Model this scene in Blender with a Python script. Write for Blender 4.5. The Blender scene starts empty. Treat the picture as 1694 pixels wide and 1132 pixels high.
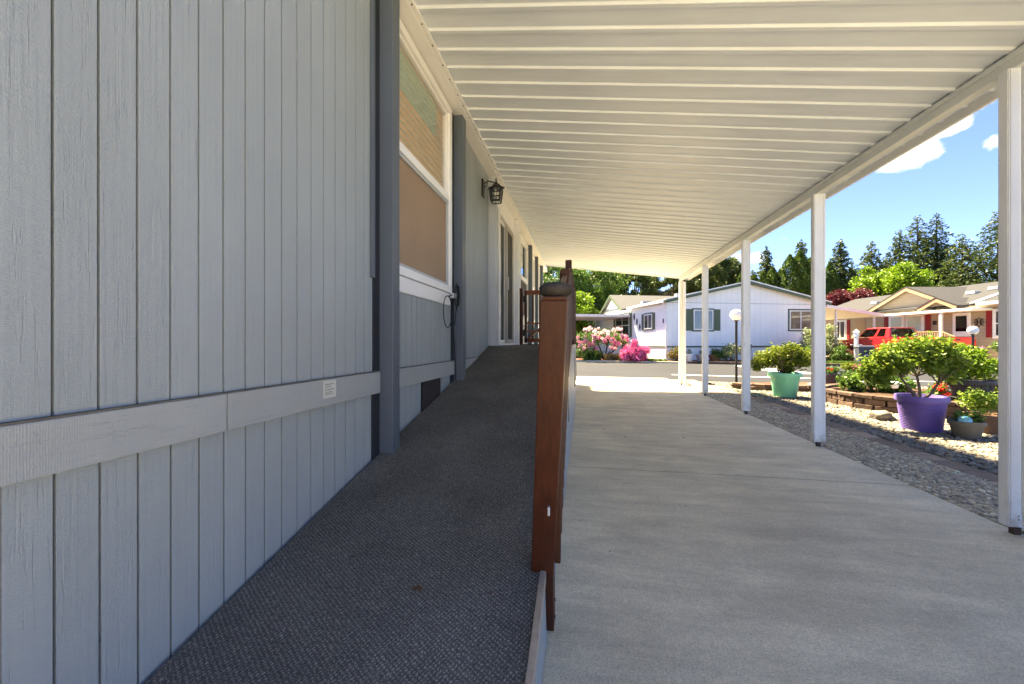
import bpy, math, random
import numpy as np
from mathutils import Vector, Matrix
random.seed(7); RNG = np.random.default_rng(11)
R = math.radians
SC = bpy.context.scene
COL = SC.collection
TH = math.atan(118/650.0); S_, C_ = math.sin(TH), math.cos(TH)

# ------------------------------------------------------------------ camera, sky, sun, exposure
cam_d = bpy.data.cameras.new('camera'); cam = bpy.data.objects.new('camera', cam_d); COL.objects.link(cam)
cam.location = (0, 0, 1.22); cam.rotation_euler = (R(90), 0, TH)
cam_d.sensor_width = 36; cam_d.lens = 650/1694*36; cam_d.clip_end = 3000; cam_d.clip_start = 0.05
SC.camera = cam
SC.render.resolution_x = 1024; SC.render.resolution_y = 684
SUN_EL, SUN_AZ = R(57), math.atan2(-0.62, 0.78)      # high spring sun ahead of the camera: fronts that face us are in open shade
sd = bpy.data.lights.new('sun', 'SUN'); sd.energy = 2.3; sd.angle = R(4); sd.color = (1, .98, .95)
sun = bpy.data.objects.new('sun', sd); COL.objects.link(sun)
sv = Vector((math.sin(SUN_AZ)*math.cos(SUN_EL), math.cos(SUN_AZ)*math.cos(SUN_EL), math.sin(SUN_EL)))
sun.rotation_euler = sv.to_track_quat('Z', 'Y').to_euler()
SC.cycles.max_bounces = 12; SC.cycles.diffuse_bounces = 8
SC.view_settings.view_transform = 'Standard'; SC.view_settings.look = 'None'
SC.view_settings.gamma = 1; SC.view_settings.use_curve_mapping = False
SC.view_settings.exposure = 4.1
SC.view_settings.use_white_balance = True; SC.view_settings.white_balance_temperature = 10500; SC.view_settings.white_balance_tint = 4

def setup_world():
    w = bpy.data.worlds.new('World'); SC.world = w; w.use_nodes = True
    nt = w.node_tree; N = nt.nodes; L = nt.links; N.clear()
    out = N.new('ShaderNodeOutputWorld'); bg = N.new('ShaderNodeBackground'); bg.inputs['Strength'].default_value = 0.09
    sky = N.new('ShaderNodeTexSky'); sky.sky_type = 'NISHITA'; sky.sun_disc = False
    sky.sun_elevation = SUN_EL; sky.sun_rotation = SUN_AZ; sky.altitude = 100; sky.air_density = 0.6; sky.dust_density = 0.0; sky.ozone_density = 2.0
    tc = N.new('ShaderNodeTexCoord')
    # soft cumulus clouds made in direction space: noise, thresholded, a few larger banks; wide cover added for fill light
    cl = None
    def math_(op, a, b=None, c=None):
        m = N.new('ShaderNodeMath'); m.operation = op
        for i, v in enumerate((a, b, c)):
            if v is None: continue
            if isinstance(v, (int, float)): m.inputs[i].default_value = v
            else: L.new(v, m.inputs[i])
        return m.outputs[0]
    nz = N.new('ShaderNodeTexNoise'); nz.inputs['Scale'].default_value = 9; nz.inputs['Detail'].default_value = 8; nz.inputs['Roughness'].default_value = .7
    L.new(tc.outputs['Generated'], nz.inputs['Vector'])
    nb = N.new('ShaderNodeTexNoise'); nb.inputs['Scale'].default_value = 2.6; nb.inputs['Detail'].default_value = 2
    L.new(tc.outputs['Generated'], nb.inputs['Vector'])
    def blob(px, py, rx, ry, amp):
        x, z = (px-847)/650, (566-py)/650
        v = Vector((C_*x-S_, S_*x+C_, z)).normalized()
        side = Vector((C_, S_, 0)) ; side = (side-v*side.dot(v)).normalized(); up = v.cross(side)*-1
        res = None
        for ax, r in ((side, rx), (up, ry)):
            d = N.new('ShaderNodeVectorMath'); d.operation = 'DOT_PRODUCT'; d.inputs[1].default_value = ax
            L.new(tc.outputs['Generated'], d.inputs[0])
            q = math_('DIVIDE', math_('SUBTRACT', d.outputs['Value'], v.dot(ax)), r)
            q = math_('MULTIPLY', q, q); res = q if res is None else math_('ADD', res, q)
        f = N.new('ShaderNodeVectorMath'); f.operation = 'DOT_PRODUCT'; f.inputs[1].default_value = v
        L.new(tc.outputs['Generated'], f.inputs[0])
        return math_('MULTIPLY', math_('MAXIMUM', math_('SUBTRACT', 1.0, res), 0.0), math_('MULTIPLY', math_('GREATER_THAN', f.outputs['Value'], 0.3), amp))
    tot = None
    for b in ((1440, 262, .13, .035, .9), (1515, 218, .075, .05, 1.1), (1560, 195, .05, .03, .8), (1642, 165, .02, .022, .7), (1640, 238, .02, .02, .7), (1232, 426, .05, .018, .45), (1300, 395, .03, .012, .3)):
        o = blob(*b); tot = o if tot is None else math_('ADD', tot, o)
    far = math_('MULTIPLY', math_('MAXIMUM', math_('SUBTRACT', nb.outputs['Fac'], .45), 0.0), 5.0)  # cloud cover over the rest of the sky, added to brighten the carport
    dens = math_('ADD', tot, math_('MULTIPLY', far, 0.5))
    m = math_('MULTIPLY', math_('SUBTRACT', math_('ADD', math_('MULTIPLY', dens, .42), nz.outputs['Fac']), .72), 3.0)
    mr = N.new('ShaderNodeClamp'); L.new(m, mr.inputs[0])
    hs = N.new('ShaderNodeMix'); hs.data_type = 'RGBA'; hs.blend_type = 'MULTIPLY'; hs.inputs['Factor'].default_value = 1
    L.new(sky.outputs[0], hs.inputs[6]); hs.inputs[7].default_value = (.185, .235, .38, 1)
    mx = N.new('ShaderNodeMix'); mx.data_type = 'RGBA'; mx.inputs[7].default_value = (2.0, 2.05, 2.1, 1)
    L.new(mr.outputs[0], mx.inputs[0]); L.new(hs.outputs[2], mx.inputs[6]); L.new(mx.outputs[2], bg.inputs['Color'])
    L.new(bg.outputs[0], out.inputs[0])
setup_world()

# ------------------------------------------------------------------ materials
def srgb(r, g, b): return tuple(((v/255)/12.92 if v/255 <= .04045 else ((v/255+.055)/1.055)**2.4) for v in (r, g, b))
class Mt:
    """small node builder"""
    def __init__(s, name, color, rough=.6, spec=.3, metal=0):
        s.m = bpy.data.materials.new(name); s.m.use_nodes = True; s.nt = s.m.node_tree; s.N = s.nt.nodes; s.L = s.nt.links
        s.b = s.N['Principled BSDF']; s.b.inputs['Base Color'].default_value = (*color, 1); s.b.inputs['Roughness'].default_value = rough
        s.b.inputs['Specular IOR Level'].default_value = spec; s.b.inputs['Metallic'].default_value = metal
        s.col = None; s.color = color; s.h = None
    def coord(s, kind='Object', scale=(1, 1, 1), rot=(0, 0, 0)):
        t = s.N.new('ShaderNodeTexCoord'); mp = s.N.new('ShaderNodeMapping'); mp.inputs['Scale'].default_value = scale; mp.inputs['Rotation'].default_value = rot
        s.L.new(t.outputs[kind], mp.inputs[0]); return mp.outputs[0]
    def pos(s, scale=(1, 1, 1), rot=(0, 0, 0)):
        t = s.N.new('ShaderNodeNewGeometry'); mp = s.N.new('ShaderNodeMapping'); mp.inputs['Scale'].default_value = scale; mp.inputs['Rotation'].default_value = rot
        s.L.new(t.outputs['Position'], mp.inputs[0]); return mp.outputs[0]
    def noise(s, vec, scale=5, detail=4, rough=.55, dist=0):
        n = s.N.new('ShaderNodeTexNoise'); n.inputs['Scale'].default_value = scale; n.inputs['Detail'].default_value = detail
        n.inputs['Roughness'].default_value = rough; n.inputs['Distortion'].default_value = dist; s.L.new(vec, n.inputs['Vector']); return n.outputs['Fac']
    def wave(s, vec, scale=5, dist=2, detail=2, dscale=1, kind='BANDS', direction='X'):
        n = s.N.new('ShaderNodeTexWave'); n.wave_type = kind
        if kind == 'BANDS': n.bands_direction = direction
        n.inputs['Scale'].default_value = scale; n.inputs['Distortion'].default_value = dist; n.inputs['Detail'].default_value = detail; n.inputs['Detail Scale'].default_value = dscale
        s.L.new(vec, n.inputs['Vector']); return n.outputs['Fac']
    def voro(s, vec, scale=5, feature='F1', out='Distance'):
        n = s.N.new('ShaderNodeTexVoronoi'); n.feature = feature; n.inputs['Scale'].default_value = scale; s.L.new(vec, n.inputs['Vector']); return n.outputs[out]
    def ramp(s, fac, stops):
        n = s.N.new('ShaderNodeValToRGB'); e = n.color_ramp.elements
        while len(e) < len(stops): e.new(.5)
        for q, (p, c) in zip(e, stops): q.position = p; q.color = (*c, 1) if len(c) == 3 else c
        s.L.new(fac, n.inputs[0]); return n.outputs[0]
    def island(s):
        return s.N.new('ShaderNodeNewGeometry').outputs['Random Per Island']
    def objrand(s):
        return s.N.new('ShaderNodeObjectInfo').outputs['Random']
    def setcol(s, c): s.col = c; s.L.new(c, s.b.inputs['Base Color']); return s
    def mix(s, fac, a, b, mode='MIX'):
        n = s.N.new('ShaderNodeMix'); n.data_type = 'RGBA'; n.blend_type = mode
        for i, v in ((0, fac), (6, a), (7, b)):
            if isinstance(v, (int, float)): n.inputs[i].default_value = v
            elif isinstance(v, tuple): n.inputs[i].default_value = (*v, 1)
            else: s.L.new(v, n.inputs[i])
        return n.outputs[2]
    def shade(s, fac, lo=.85, hi=1.12):
        """multiply the colour so far by a value range driven by fac"""
        mr = s.N.new('ShaderNodeMapRange'); mr.inputs['To Min'].default_value = lo; mr.inputs['To Max'].default_value = hi
        mr.inputs['From Min'].default_value = .25; mr.inputs['From Max'].default_value = .75; s.L.new(fac, mr.inputs[0])
        cc = s.N.new('ShaderNodeCombineColor')
        for i in range(3): s.L.new(mr.outputs[0], cc.inputs[i])
        return s.setcol(s.mix(1.0, s.col if s.col is not None else s.color, cc.outputs[0], 'MULTIPLY'))
    def bump(s, fac, dist=.01, strength=.6):
        n = s.N.new('ShaderNodeBump'); n.inputs['Distance'].default_value = dist; n.inputs['Strength'].default_value = strength
        s.L.new(fac, n.inputs['Height'])
        if s.h is not None: s.L.new(s.h, n.inputs['Normal'])
        s.h = n.outputs[0]; s.L.new(s.h, s.b.inputs['Normal']); return s
    def rough(s, fac, lo, hi):
        mr = s.N.new('ShaderNodeMapRange'); mr.inputs['To Min'].default_value = lo; mr.inputs['To Max'].default_value = hi; s.L.new(fac, mr.inputs[0]); s.L.new(mr.outputs[0], s.b.inputs['Roughness']); return s

def plain(name, c, rough=.5, spec=.3, metal=0, var=.08, sc=6, bump=0):
    k = Mt(name, c, rough, spec, metal); p = k.pos(); n = k.noise(p, sc, 5)
    k.shade(n, 1-var, 1+var)
    if bump: k.bump(k.noise(p, sc*12, 3), bump, .5)
    return k.m
def painted_wood(name, c, axis='z', var=.05):
    k = Mt(name, c, .5, .35)
    sc = {'z': (1, 26, .9), 'y': (1, .9, 26)}[axis]
    p = k.pos(sc)
    r = k.N.new('ShaderNodeObjectInfo')
    va = k.N.new('ShaderNodeVectorMath'); va.operation = 'ADD'; k.L.new(p, va.inputs[0])
    sc2 = k.N.new('ShaderNodeVectorMath'); sc2.operation = 'SCALE'; sc2.inputs[3].default_value = 37; cm = k.N.new('ShaderNodeCombineXYZ')
    for i in range(3): k.L.new(r.outputs['Random'], cm.inputs[i])
    k.L.new(cm.outputs[0], sc2.inputs[0]); k.L.new(sc2.outputs[0], va.inputs[1])
    v = va.outputs[0]
    grain = k.noise(v, 3.4, 6, .62, .25)
    w = k.wave(v, .55, 5.5, 3, .5, direction='Y' if axis == 'z' else 'Z')
    q = k.pos((30, 30, 30) if axis == 'z' else (30, 30, 30)); fine = k.noise(q, 6, 3)
    cut = k.wave(k.pos((1, 3, 22) if axis == 'z' else (1, 22, 3)), 2.6, 3.2, 2, 1.0, direction='Z' if axis == 'z' else 'Y')
    k.shade(k.noise(k.pos((2, 2, 1)), 1.6, 4), 1-var, 1+var); k.shade(grain, .985, 1.01); k.shade(r.outputs['Random'], .985, 1.015)
    mk = k.ramp(k.noise(k.pos((2, 2.5, 1.2)), 1.7, 3), [(.42, (0, 0, 0)), (.62, (1, 1, 1))]); gm = k.mix(1.0, grain, mk, 'MULTIPLY')
    crack = k.ramp(k.noise(v, 5.5, 3, .5, .8), [(.30, (0, 0, 0)), (.40, (1, 1, 1))])  # cracks also darkened in colour, painting in the shade of the relief
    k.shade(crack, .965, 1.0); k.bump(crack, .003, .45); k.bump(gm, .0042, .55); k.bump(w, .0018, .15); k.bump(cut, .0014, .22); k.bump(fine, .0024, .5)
    return k.m
def timber(name, c, axis='z', rough=.45, dark=.55):
    k = Mt(name, c, rough, .35); sc = {'z': (22, 22, 1.6), 'y': (22, 1.6, 22), 'x': (1.6, 22, 22)}[axis]
    p = k.coord('Object', sc); g = k.noise(p, 2.2, 7, .6, .6)
    cc = k.ramp(g, [(.25, tuple(v*dark for v in c)), (.55, c), (.8, tuple(min(1, v*1.35) for v in c))]); k.setcol(cc)
    k.shade(k.noise(k.coord('Object', (3, 3, 3)), 2, 4), .75, 1.2); k.bump(g, .002, .5); return k.m
def leaf(name, c1, c2, c3=None, trans=.35, rough=.5):
    k = Mt(name, c1, rough, .25); i = k.island()
    st = [(0, c1), (.55, c2), (1, c3 or tuple(v*1.35 for v in c2))]
    k.setcol(k.ramp(i, st)); k.shade(k.noise(k.pos(), 2.2, 3), .72, 1.25)
    t = k.N.new('ShaderNodeBsdfTranslucent'); k.L.new(k.col, t.inputs[0]); m = k.N.new('ShaderNodeMixShader'); m.inputs[0].default_value = trans
    o = k.N['Material Output']; k.L.new(k.b.outputs[0], m.inputs[1]); k.L.new(t.outputs[0], m.inputs[2]); k.L.new(m.outputs[0], o.inputs[0])
    return k.m
def glass(name, tint=(.93, .95, .95), fac=.7, rough=.03):
    """thin pane: see-through plus mirror reflection"""
    k = Mt(name, tint); o = k.N['Material Output']; t = k.N.new('ShaderNodeBsdfTransparent'); t.inputs[0].default_value = (*tint, 1)
    g = k.N.new('ShaderNodeBsdfGlossy'); g.inputs['Roughness'].default_value = rough; g.inputs['Color'].default_value = (.9, .93, .95, 1)
    fr = k.N.new('ShaderNodeLayerWeight'); fr.inputs[0].default_value = .5; pw = k.N.new('ShaderNodeMath'); pw.operation = 'POWER'; pw.inputs[1].default_value = 4; mr = k.N.new('ShaderNodeMapRange'); mr.inputs['To Min'].default_value = .045; mr.inputs['To Max'].default_value = .8
    k.L.new(fr.outputs['Facing'], pw.inputs[0]); k.L.new(pw.outputs[0], mr.inputs[0]); m = k.N.new('ShaderNodeMixShader'); k.L.new(mr.outputs[0], m.inputs[0]); k.L.new(t.outputs[0], m.inputs[1]); k.L.new(g.outputs[0], m.inputs[2]); k.L.new(m.outputs[0], o.inputs[0])
    return k.m

M = {}
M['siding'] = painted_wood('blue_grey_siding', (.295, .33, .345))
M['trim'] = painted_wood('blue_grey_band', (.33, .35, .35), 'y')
M['pilaster'] = plain('slate_blue_trim', (.09, .11, .135), .42, .4, var=.06, sc=3, bump=.0006)
M['palegrey'] = plain('pale_grey_trim', (.42, .44, .46), .5, .3, var=.05, sc=3)
M['backing'] = plain('dark_groove', (.02, .023, .03), .8)
M['white'] = plain('white_vinyl', (.80, .79, .78), .4, .35, var=.04, sc=2.5)
M['whitepaint'] = plain('white_post_paint', (.80, .795, .79), .4, .35, var=.06, sc=4, bump=.0004)
k = Mt('weathered_post_paint', (.80, .795, .79), .42, .35); g_ = k.N.new('ShaderNodeSeparateXYZ'); k.L.new(k.pos(), g_.inputs[0]); rmp = k.ramp(g_.outputs['Z'], [(.0, (1, 1, 1)), (.16, (.25, .25, .25)), (.45, (0, 0, 0))])
dn = k.mix(1.0, rmp, k.ramp(k.noise(k.pos((1, 1, .5)), 16, 6, .7), [(.42, (0, 0, 0)), (.62, (1, 1, 1))]), 'MULTIPLY'); k.setcol(k.mix(dn, (.80, .795, .79), (.34, .27, .19))); k.shade(k.noise(k.pos((1, 1, .25)), 9, 5), .90, 1.04)
chip = k.ramp(k.noise(k.pos((1, 1, .4)), 24, 4, .6), [(.70, (0, 0, 0)), (.72, (1, 1, 1))]); k.setcol(k.mix(chip, k.col, (.38, .36, .33))); M['whitepaint'] = k.m
M['cream'] = Mt('cream_metal_pan', (.74, .80, .87), .42, .35)
k = M['cream']; k.shade(k.noise(k.pos((.6, 5, 1)), 3, 6), .92, 1.05); k.shade(k.noise(k.pos((1, 1, 1)), 1.1, 3), .94, 1.05); k.bump(k.noise(k.pos((.5, 8, 1)), 6, 3), .0015, .3); M['cream'] = k.m
k = Mt('pale_cream_beam', (.72, .73, .71), .4, .35); k.shade(k.noise(k.pos(), 5, 5), .9, 1.06); M['beam'] = k.m
# charcoal ribbed outdoor carpet
k = Mt('charcoal_carpet', (.1, .1, .1), .95, .08)
rot = (0, 0, R(32)); p = k.pos((1, 1, 1), rot)
w1 = k.wave(p, 27, 4.5, 3, 5, direction='X'); w2 = k.wave(p, 24, 5.0, 3, 5, direction='Y')
mm = k.N.new('ShaderNodeMath'); mm.operation = 'MULTIPLY'; k.L.new(w1, mm.inputs[0]); k.L.new(w2, mm.inputs[1])
sp = k.noise(k.pos(), 130, 3, .8)
k.setcol(k.ramp(mm.outputs[0], [(.0, (.095, .090, .080)), (.55, (.17, .16, .142)), (1, (.31, .29, .26))]))
k.shade(sp, .40, 1.7); k.shade(k.noise(k.pos(), 2.2, 5), .74, 1.25); k.bump(mm.outputs[0], .004, .8); k.bump(sp, .002, .5); M['carpet'] = k.m
# broom finished concrete, stained
k = Mt('concrete', (.75, .65, .465), .85, .15)
p = k.pos(); big = k.noise(p, .55, 6, .6, .4); mid = k.noise(k.pos((1, 2.6, 1), (0, 0, R(6))), 2.4, 7, .65, .6); st = k.noise(k.pos((.35, 3.2, 1), (0, 0, R(4))), 2.2, 5, .6, .3)
k.shade(big, .82, 1.16); k.shade(mid, .80, 1.12); k.shade(st, .84, 1.10)
k.setcol(k.mix(k.ramp(k.noise(k.pos(), 1.1, 4, .6), [(.47, (0, 0, 0)), (.72, (.42, .42, .42))]), k.col, (.36, .30, .23), 'MIX'))
k.shade(k.noise(p, 120, 3, .75), .62, 1.30); k.shade(k.noise(p, 34, 4, .7), .86, 1.12)
k.bump(k.noise(p, 150, 3, .7), .0025, .7); k.bump(k.wave(k.pos(), 50, 2, 2, 4, direction='Y'), .0008, .5); M['concrete'] = k.m
k = Mt('asphalt', (.022, .023, .027), .9, .2); p = k.pos(); k.shade(k.noise(p, .35, 6), .85, 1.2); k.shade(k.noise(k.pos((.2, 2, 1), (0, 0, R(-12))), 1.2, 4), .93, 1.08); k.shade(k.noise(p, 60, 3, .7), .8, 1.25); k.bump(k.noise(p, 90, 2), .004, .6); M['asphalt'] = k.m
M['roadpaint'] = plain('road_paint', (.72, .72, .72), .7, var=.1, sc=9)
M['soil'] = plain('dark_mulch', (.07, .042, .03), .95, .05, var=.5, sc=14, bump=.01)
M['mulchred'] = plain('red_bark_mulch', (.16, .065, .045), .95, .05, var=.4, sc=14, bump=.01)
k = Mt('gravel_base', (.07, .065, .06), .95, .1); k.shade(k.noise(k.pos(), 40, 3), .5, 1.5); M['gravelbase'] = k.m
def stonemat(name, stops, lo=.8, hi=1.2):
    k = Mt(name, (.3, .3, .3), .8, .25); k.setcol(k.ramp(k.island(), stops)); k.shade(k.noise(k.pos(), 70, 3, .6), lo, hi); return k.m
M['pebble'] = stonemat('mixed_gravel', [(0, (0.170, 0.151, 0.124)), (.2, (0.360, 0.302, 0.225)), (.4, (0.512, 0.414, 0.277)), (.58, (0.273, 0.258, 0.206)), (.75, (0.649, 0.536, 0.365)), (.9, (0.443, 0.310, 0.183)), (1, (0.800, 0.800, 0.578))])
M['cobble'] = stonemat('river_rock', [(0, (0.092, 0.087, 0.077)), (.25, (0.196, 0.173, 0.135)), (.5, (0.270, 0.236, 0.180)), (.7, (0.144, 0.128, 0.105)), (.85, (0.322, 0.284, 0.225)), (1, (0.207, 0.152, 0.099))])
k = Mt('brown_paver', (.34, .24, .165), .9, .15); k.shade(k.objrand(), .75, 1.25); k.shade(k.noise(k.pos(), 9, 5), .78, 1.2); k.shade(k.noise(k.pos(), 120, 2), .85, 1.12); k.bump(k.noise(k.pos(), 70, 3), .004, .6); M['paver'] = k.m
k = Mt('rust_block', (.125, .082, .064), .92, .12); k.shade(k.objrand(), .7, 1.35); k.shade(k.noise(k.pos(), 12, 5), .6, 1.35); k.bump(k.noise(k.pos(), 22, 5, .7), .012, .8); M['block'] = k.m
k = Mt('boulder', (.17, .15, .13), .9, .2); k.shade(k.noise(k.pos(), 7, 6), .5, 1.5); k.bump(k.noise(k.pos(), 25, 5, .7), .01, .7); M['boulder'] = k.m
k = Mt('cap_stone', (.032, .027, .024), .7, .3); k.shade(k.noise(k.pos(), 30, 5), .6, 1.5); k.shade(k.noise(k.pos(), 160, 2), .8, 1.25); k.bump(k.noise(k.pos(), 90, 4, .7), .002, .7); M['capstone'] = k.m
M['stain'] = timber('red_stained_wood', (.056, .012, .0035), 'z', .5)
M['stain_y'] = timber('red_stained_rail', (.11, .026, .008), 'y', .4)
M['stain_x'] = timber('red_stained_gate', (.24, .06, .02), 'x', .45)
M['stain_l'] = timber('worn_orange_wood', (.33, .15, .07), 'z', .5)
M['alu'] = plain('worn_aluminium_strip', (.44, .38, .32), .42, .5, .5, var=.18, sc=25)
M['black'] = plain('black_metal', (.012, .011, .012), .4, .4, var=.1)
M['bronze'] = plain('dark_bronze', (.025, .014, .012), .35, .5, .3, var=.15)
M['darksteel'] = plain('rusty_bolt_steel', (.10, .06, .045), .7, .3, .3, var=.3, sc=40)
M['cable'] = plain('black_cable', (.01, .01, .012), .5, .3)
k = Mt('tan_insect_screen', (.33, .225, .155), .8, .1); k.shade(k.wave(k.pos(), 160, 0, 0, 1, direction='Y'), .85, 1.12); k.shade(k.wave(k.pos(), 160, 0, 0, 1, direction='Z'), .85, 1.12); k.shade(k.noise(k.pos((1, 1, 1)), 2, 4), .92, 1.08); M['screen'] = k.m
k = Mt('dark_insect_screen', (.075, .07, .068), .8, .15); k.shade(k.noise(k.pos(), 5, 3), .9, 1.1); M['darkscreen'] = k.m
M['curtain'] = plain('tan_curtain', (.80, .48, .26), .8, .1, var=.12, sc=3)
M['blind'] = plain('white_blind', (.72, .70, .62), .55, .3, var=.03)
M['room'] = plain('tan_room', (.30, .20, .13), .8, .1, var=.1)
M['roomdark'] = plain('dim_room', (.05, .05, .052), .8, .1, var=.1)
M['glass'] = glass('window_glass'); M['darkglass'] = glass('tinted_glass', (.25, .28, .30))
M['globe'] = Mt('milk_glass_globe', (.86, .86, .86), .25, .5).m
M['label'] = plain('off_white_label', (.55, .55, .5), .5)
M['ink'] = plain('grey_print', (.2, .21, .2), .6)
M['bulb'] = Mt('frosted_bulb', (.75, .72, .62), .3, .5).m

# ------------------------------------------------------------------ mesh helpers
def link(o, parent=None):
    COL.objects.link(o)
    if parent is not None: o.parent = parent
    return o
def tag(o, label=None, cat=None, group=None, kind=None):
    if label: o['label'] = label
    if cat: o['category'] = cat
    if group: o['group'] = group
    if kind: o['kind'] = kind
    return o
def empty(name, loc=(0, 0, 0), rz=0, label=None, cat=None, group=None, kind=None):
    o = bpy.data.objects.new(name, None); o.empty_display_size = .2; link(o); o.location = loc; o.rotation_euler = (0, 0, rz)
    return tag(o, label, cat, group, kind)
def C(xc, d, z=0): return (C_*xc-S_*d, S_*xc+C_*d, z)     # street frame (right, ahead) -> world
class MB:
    def __init__(s): s.v = []; s.f = []; s.off = (0, 0, 0)
    def add(s, vs, fs):
        n = len(s.v); s.v += [tuple(v) for v in vs]; s.f += [tuple(i+n for i in f) for f in fs]; return s
    def box(s, x0, x1, y0, y1, z0, z1):
        return s.add([(x0, y0, z0), (x1, y0, z0), (x1, y1, z0), (x0, y1, z0), (x0, y0, z1), (x1, y0, z1), (x1, y1, z1), (x0, y1, z1)],
                     [(3, 2, 1, 0), (4, 5, 6, 7), (0, 1, 5, 4), (1, 2, 6, 5), (2, 3, 7, 6), (3, 0, 4, 7)])
    def hexa(s, b, t):      # bottom quad ccw, top quad ccw
        return s.add(list(b)+list(t), [(3, 2, 1, 0), (4, 5, 6, 7), (0, 1, 5, 4), (1, 2, 6, 5), (2, 3, 7, 6), (3, 0, 4, 7)])
    def bar(s, a, b, w, h=None, up=(0, 0, 1)):
        a, b = Vector(a), Vector(b); h = h or w; d = (b-a).normalized(); u = Vector(up)
        if abs(d.dot(u)) > .98: u = Vector((0, 1, 0))
        x = d.cross(u).normalized(); y = x.cross(d).normalized(); q = [(-1, -1), (1, -1), (1, 1), (-1, 1)]
        return s.add([a+x*(i*w/2)+y*(j*h/2) for i, j in q]+[b+x*(i*w/2)+y*(j*h/2) for i, j in q], [(3, 2, 1, 0), (4, 5, 6, 7), (0, 1, 5, 4), (1, 2, 6, 5), (2, 3, 7, 6), (3, 0, 4, 7)])
    def tube(s, pts, r, n=8):
        pts = [Vector(p) for p in pts]; rs = r if isinstance(r, (list, tuple)) else [r]*len(pts); vs = []; fs = []
        ref = Vector((.3, .2, 1)).normalized()
        for i, p in enumerate(pts):
            d = (pts[min(i+1, len(pts)-1)]-pts[max(i-1, 0)]).normalized(); rr = ref if abs(d.dot(ref)) < .95 else Vector((1, 0, 0))
            x = d.cross(rr).normalized(); y = d.cross(x).normalized()
            vs += [p+x*math.cos(2*math.pi*j/n)*rs[i]+y*math.sin(2*math.pi*j/n)*rs[i] for j in range(n)]
        for i in range(len(pts)-1):
            for j in range(n): fs.append((i*n+j, i*n+(j+1) % n, (i+1)*n+(j+1) % n, (i+1)*n+j))
        fs.append(tuple(range(n-1, -1, -1))); fs.append(tuple((len(pts)-1)*n+j for j in range(n)))
        return s.add(vs, fs)
    def lathe(s, prof, n=24, c=(0, 0, 0)):
        vs = []; fs = []
        for r, z in prof: vs += [(c[0]+r*math.cos(2*math.pi*j/n), c[1]+r*math.sin(2*math.pi*j/n), c[2]+z) for j in range(n)]
        for i in range(len(prof)-1):
            for j in range(n): fs.append((i*n+j, i*n+(j+1) % n, (i+1)*n+(j+1) % n, (i+1)*n+j))
        fs.append(tuple(range(n-1, -1, -1))); fs.append(tuple((len(prof)-1)*n+j for j in range(n)))
        return s.add(vs, fs)
    def prism(s, poly, z0, z1):
        n = len(poly); return s.add([(x, y, z0) for x, y in poly]+[(x, y, z1) for x, y in poly], [tuple(range(n-1, -1, -1)), tuple(range(n, 2*n))]+[(i, (i+1) % n, (i+1) % n+n, i+n) for i in range(n)])
    def prism_x(s, poly, x0, x1):   # poly in (y, z)
        n = len(poly); return s.add([(x0, y, z) for y, z in poly]+[(x1, y, z) for y, z in poly], [tuple(range(n-1, -1, -1)), tuple(range(n, 2*n))]+[(i, (i+1) % n, (i+1) % n+n, i+n) for i in range(n)])
    def prism_y(s, poly, y0, y1):   # poly in (x, z)
        n = len(poly); return s.add([(x, y0, z) for x, z in poly]+[(x, y1, z) for x, z in poly], [tuple(range(n-1, -1, -1)), tuple(range(n, 2*n))]+[(i, (i+1) % n, (i+1) % n+n, i+n) for i in range(n)])
    def build(s, name, mat, parent=None, smooth=False, bevel=0, org=None, loc=None):
        me = bpy.data.meshes.new(name); vs = s.v
        if org: vs = [(x-org[0], y-org[1], z-org[2]) for x, y, z in vs]
        me.from_pydata(vs, [], s.f); me.materials.append(mat)
        import bmesh as _b
        bm = _b.new(); bm.from_mesh(me); _b.ops.recalc_face_normals(bm, faces=bm.faces)
        if bevel: _b.ops.bevel(bm, geom=list(bm.edges), offset=bevel, segments=2, affect='EDGES', profile=.6, clamp_overlap=True)
        bm.to_mesh(me); bm.free()
        if smooth:
            me.polygons.foreach_set('use_smooth', [True]*len(me.polygons))
            me.set_sharp_from_angle(angle=R(38))
        o = bpy.data.objects.new(name, me); link(o, parent)
        if loc: o.location = loc
        elif org: o.location = org
        return o
def B(*a): return MB().box(*a)
def inst(o, loc, parent='same', rot=None, scale=None):
    c = o.copy(); link(c); c.parent = o.parent if parent == 'same' else parent; c.location = loc
    if rot: c.rotation_euler = rot
    if scale: c.scale = scale
    return c
def clone(root, loc, rz=0, label=None, group=None, scale=None):
    r = root.copy(); link(r); r.location = loc; r.rotation_euler = (0, 0, rz)
    if scale: r.scale = scale
    if label: r['label'] = label
    if group: r['group'] = group
    for ch in list(root.children):
        c = ch.copy(); link(c); c.parent = r
        for g in ch.children: d = g.copy(); link(d); d.parent = c
    return r
def fast(name, V, F, mat, parent=None, smooth=False, loc=None):
    """numpy quads/tris -> object"""
    me = bpy.data.meshes.new(name); V = np.asarray(V, dtype=np.float32); F = np.asarray(F, dtype=np.int32); k = F.shape[1]
    me.vertices.add(len(V)); me.vertices.foreach_set('co', V.ravel()); me.loops.add(F.size); me.loops.foreach_set('vertex_index', F.ravel())
    me.polygons.add(len(F)); me.polygons.foreach_set('loop_start', np.arange(0, F.size, k, dtype=np.int32)); me.polygons.foreach_set('loop_total', np.full(len(F), k, dtype=np.int32))
    me.materials.append(mat); me.update(calc_edges=True)
    if smooth: me.polygons.foreach_set('use_smooth', np.ones(len(F), dtype=bool))
    o = bpy.data.objects.new(name, me); link(o, parent)
    if loc: o.location = loc
    return o
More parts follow.
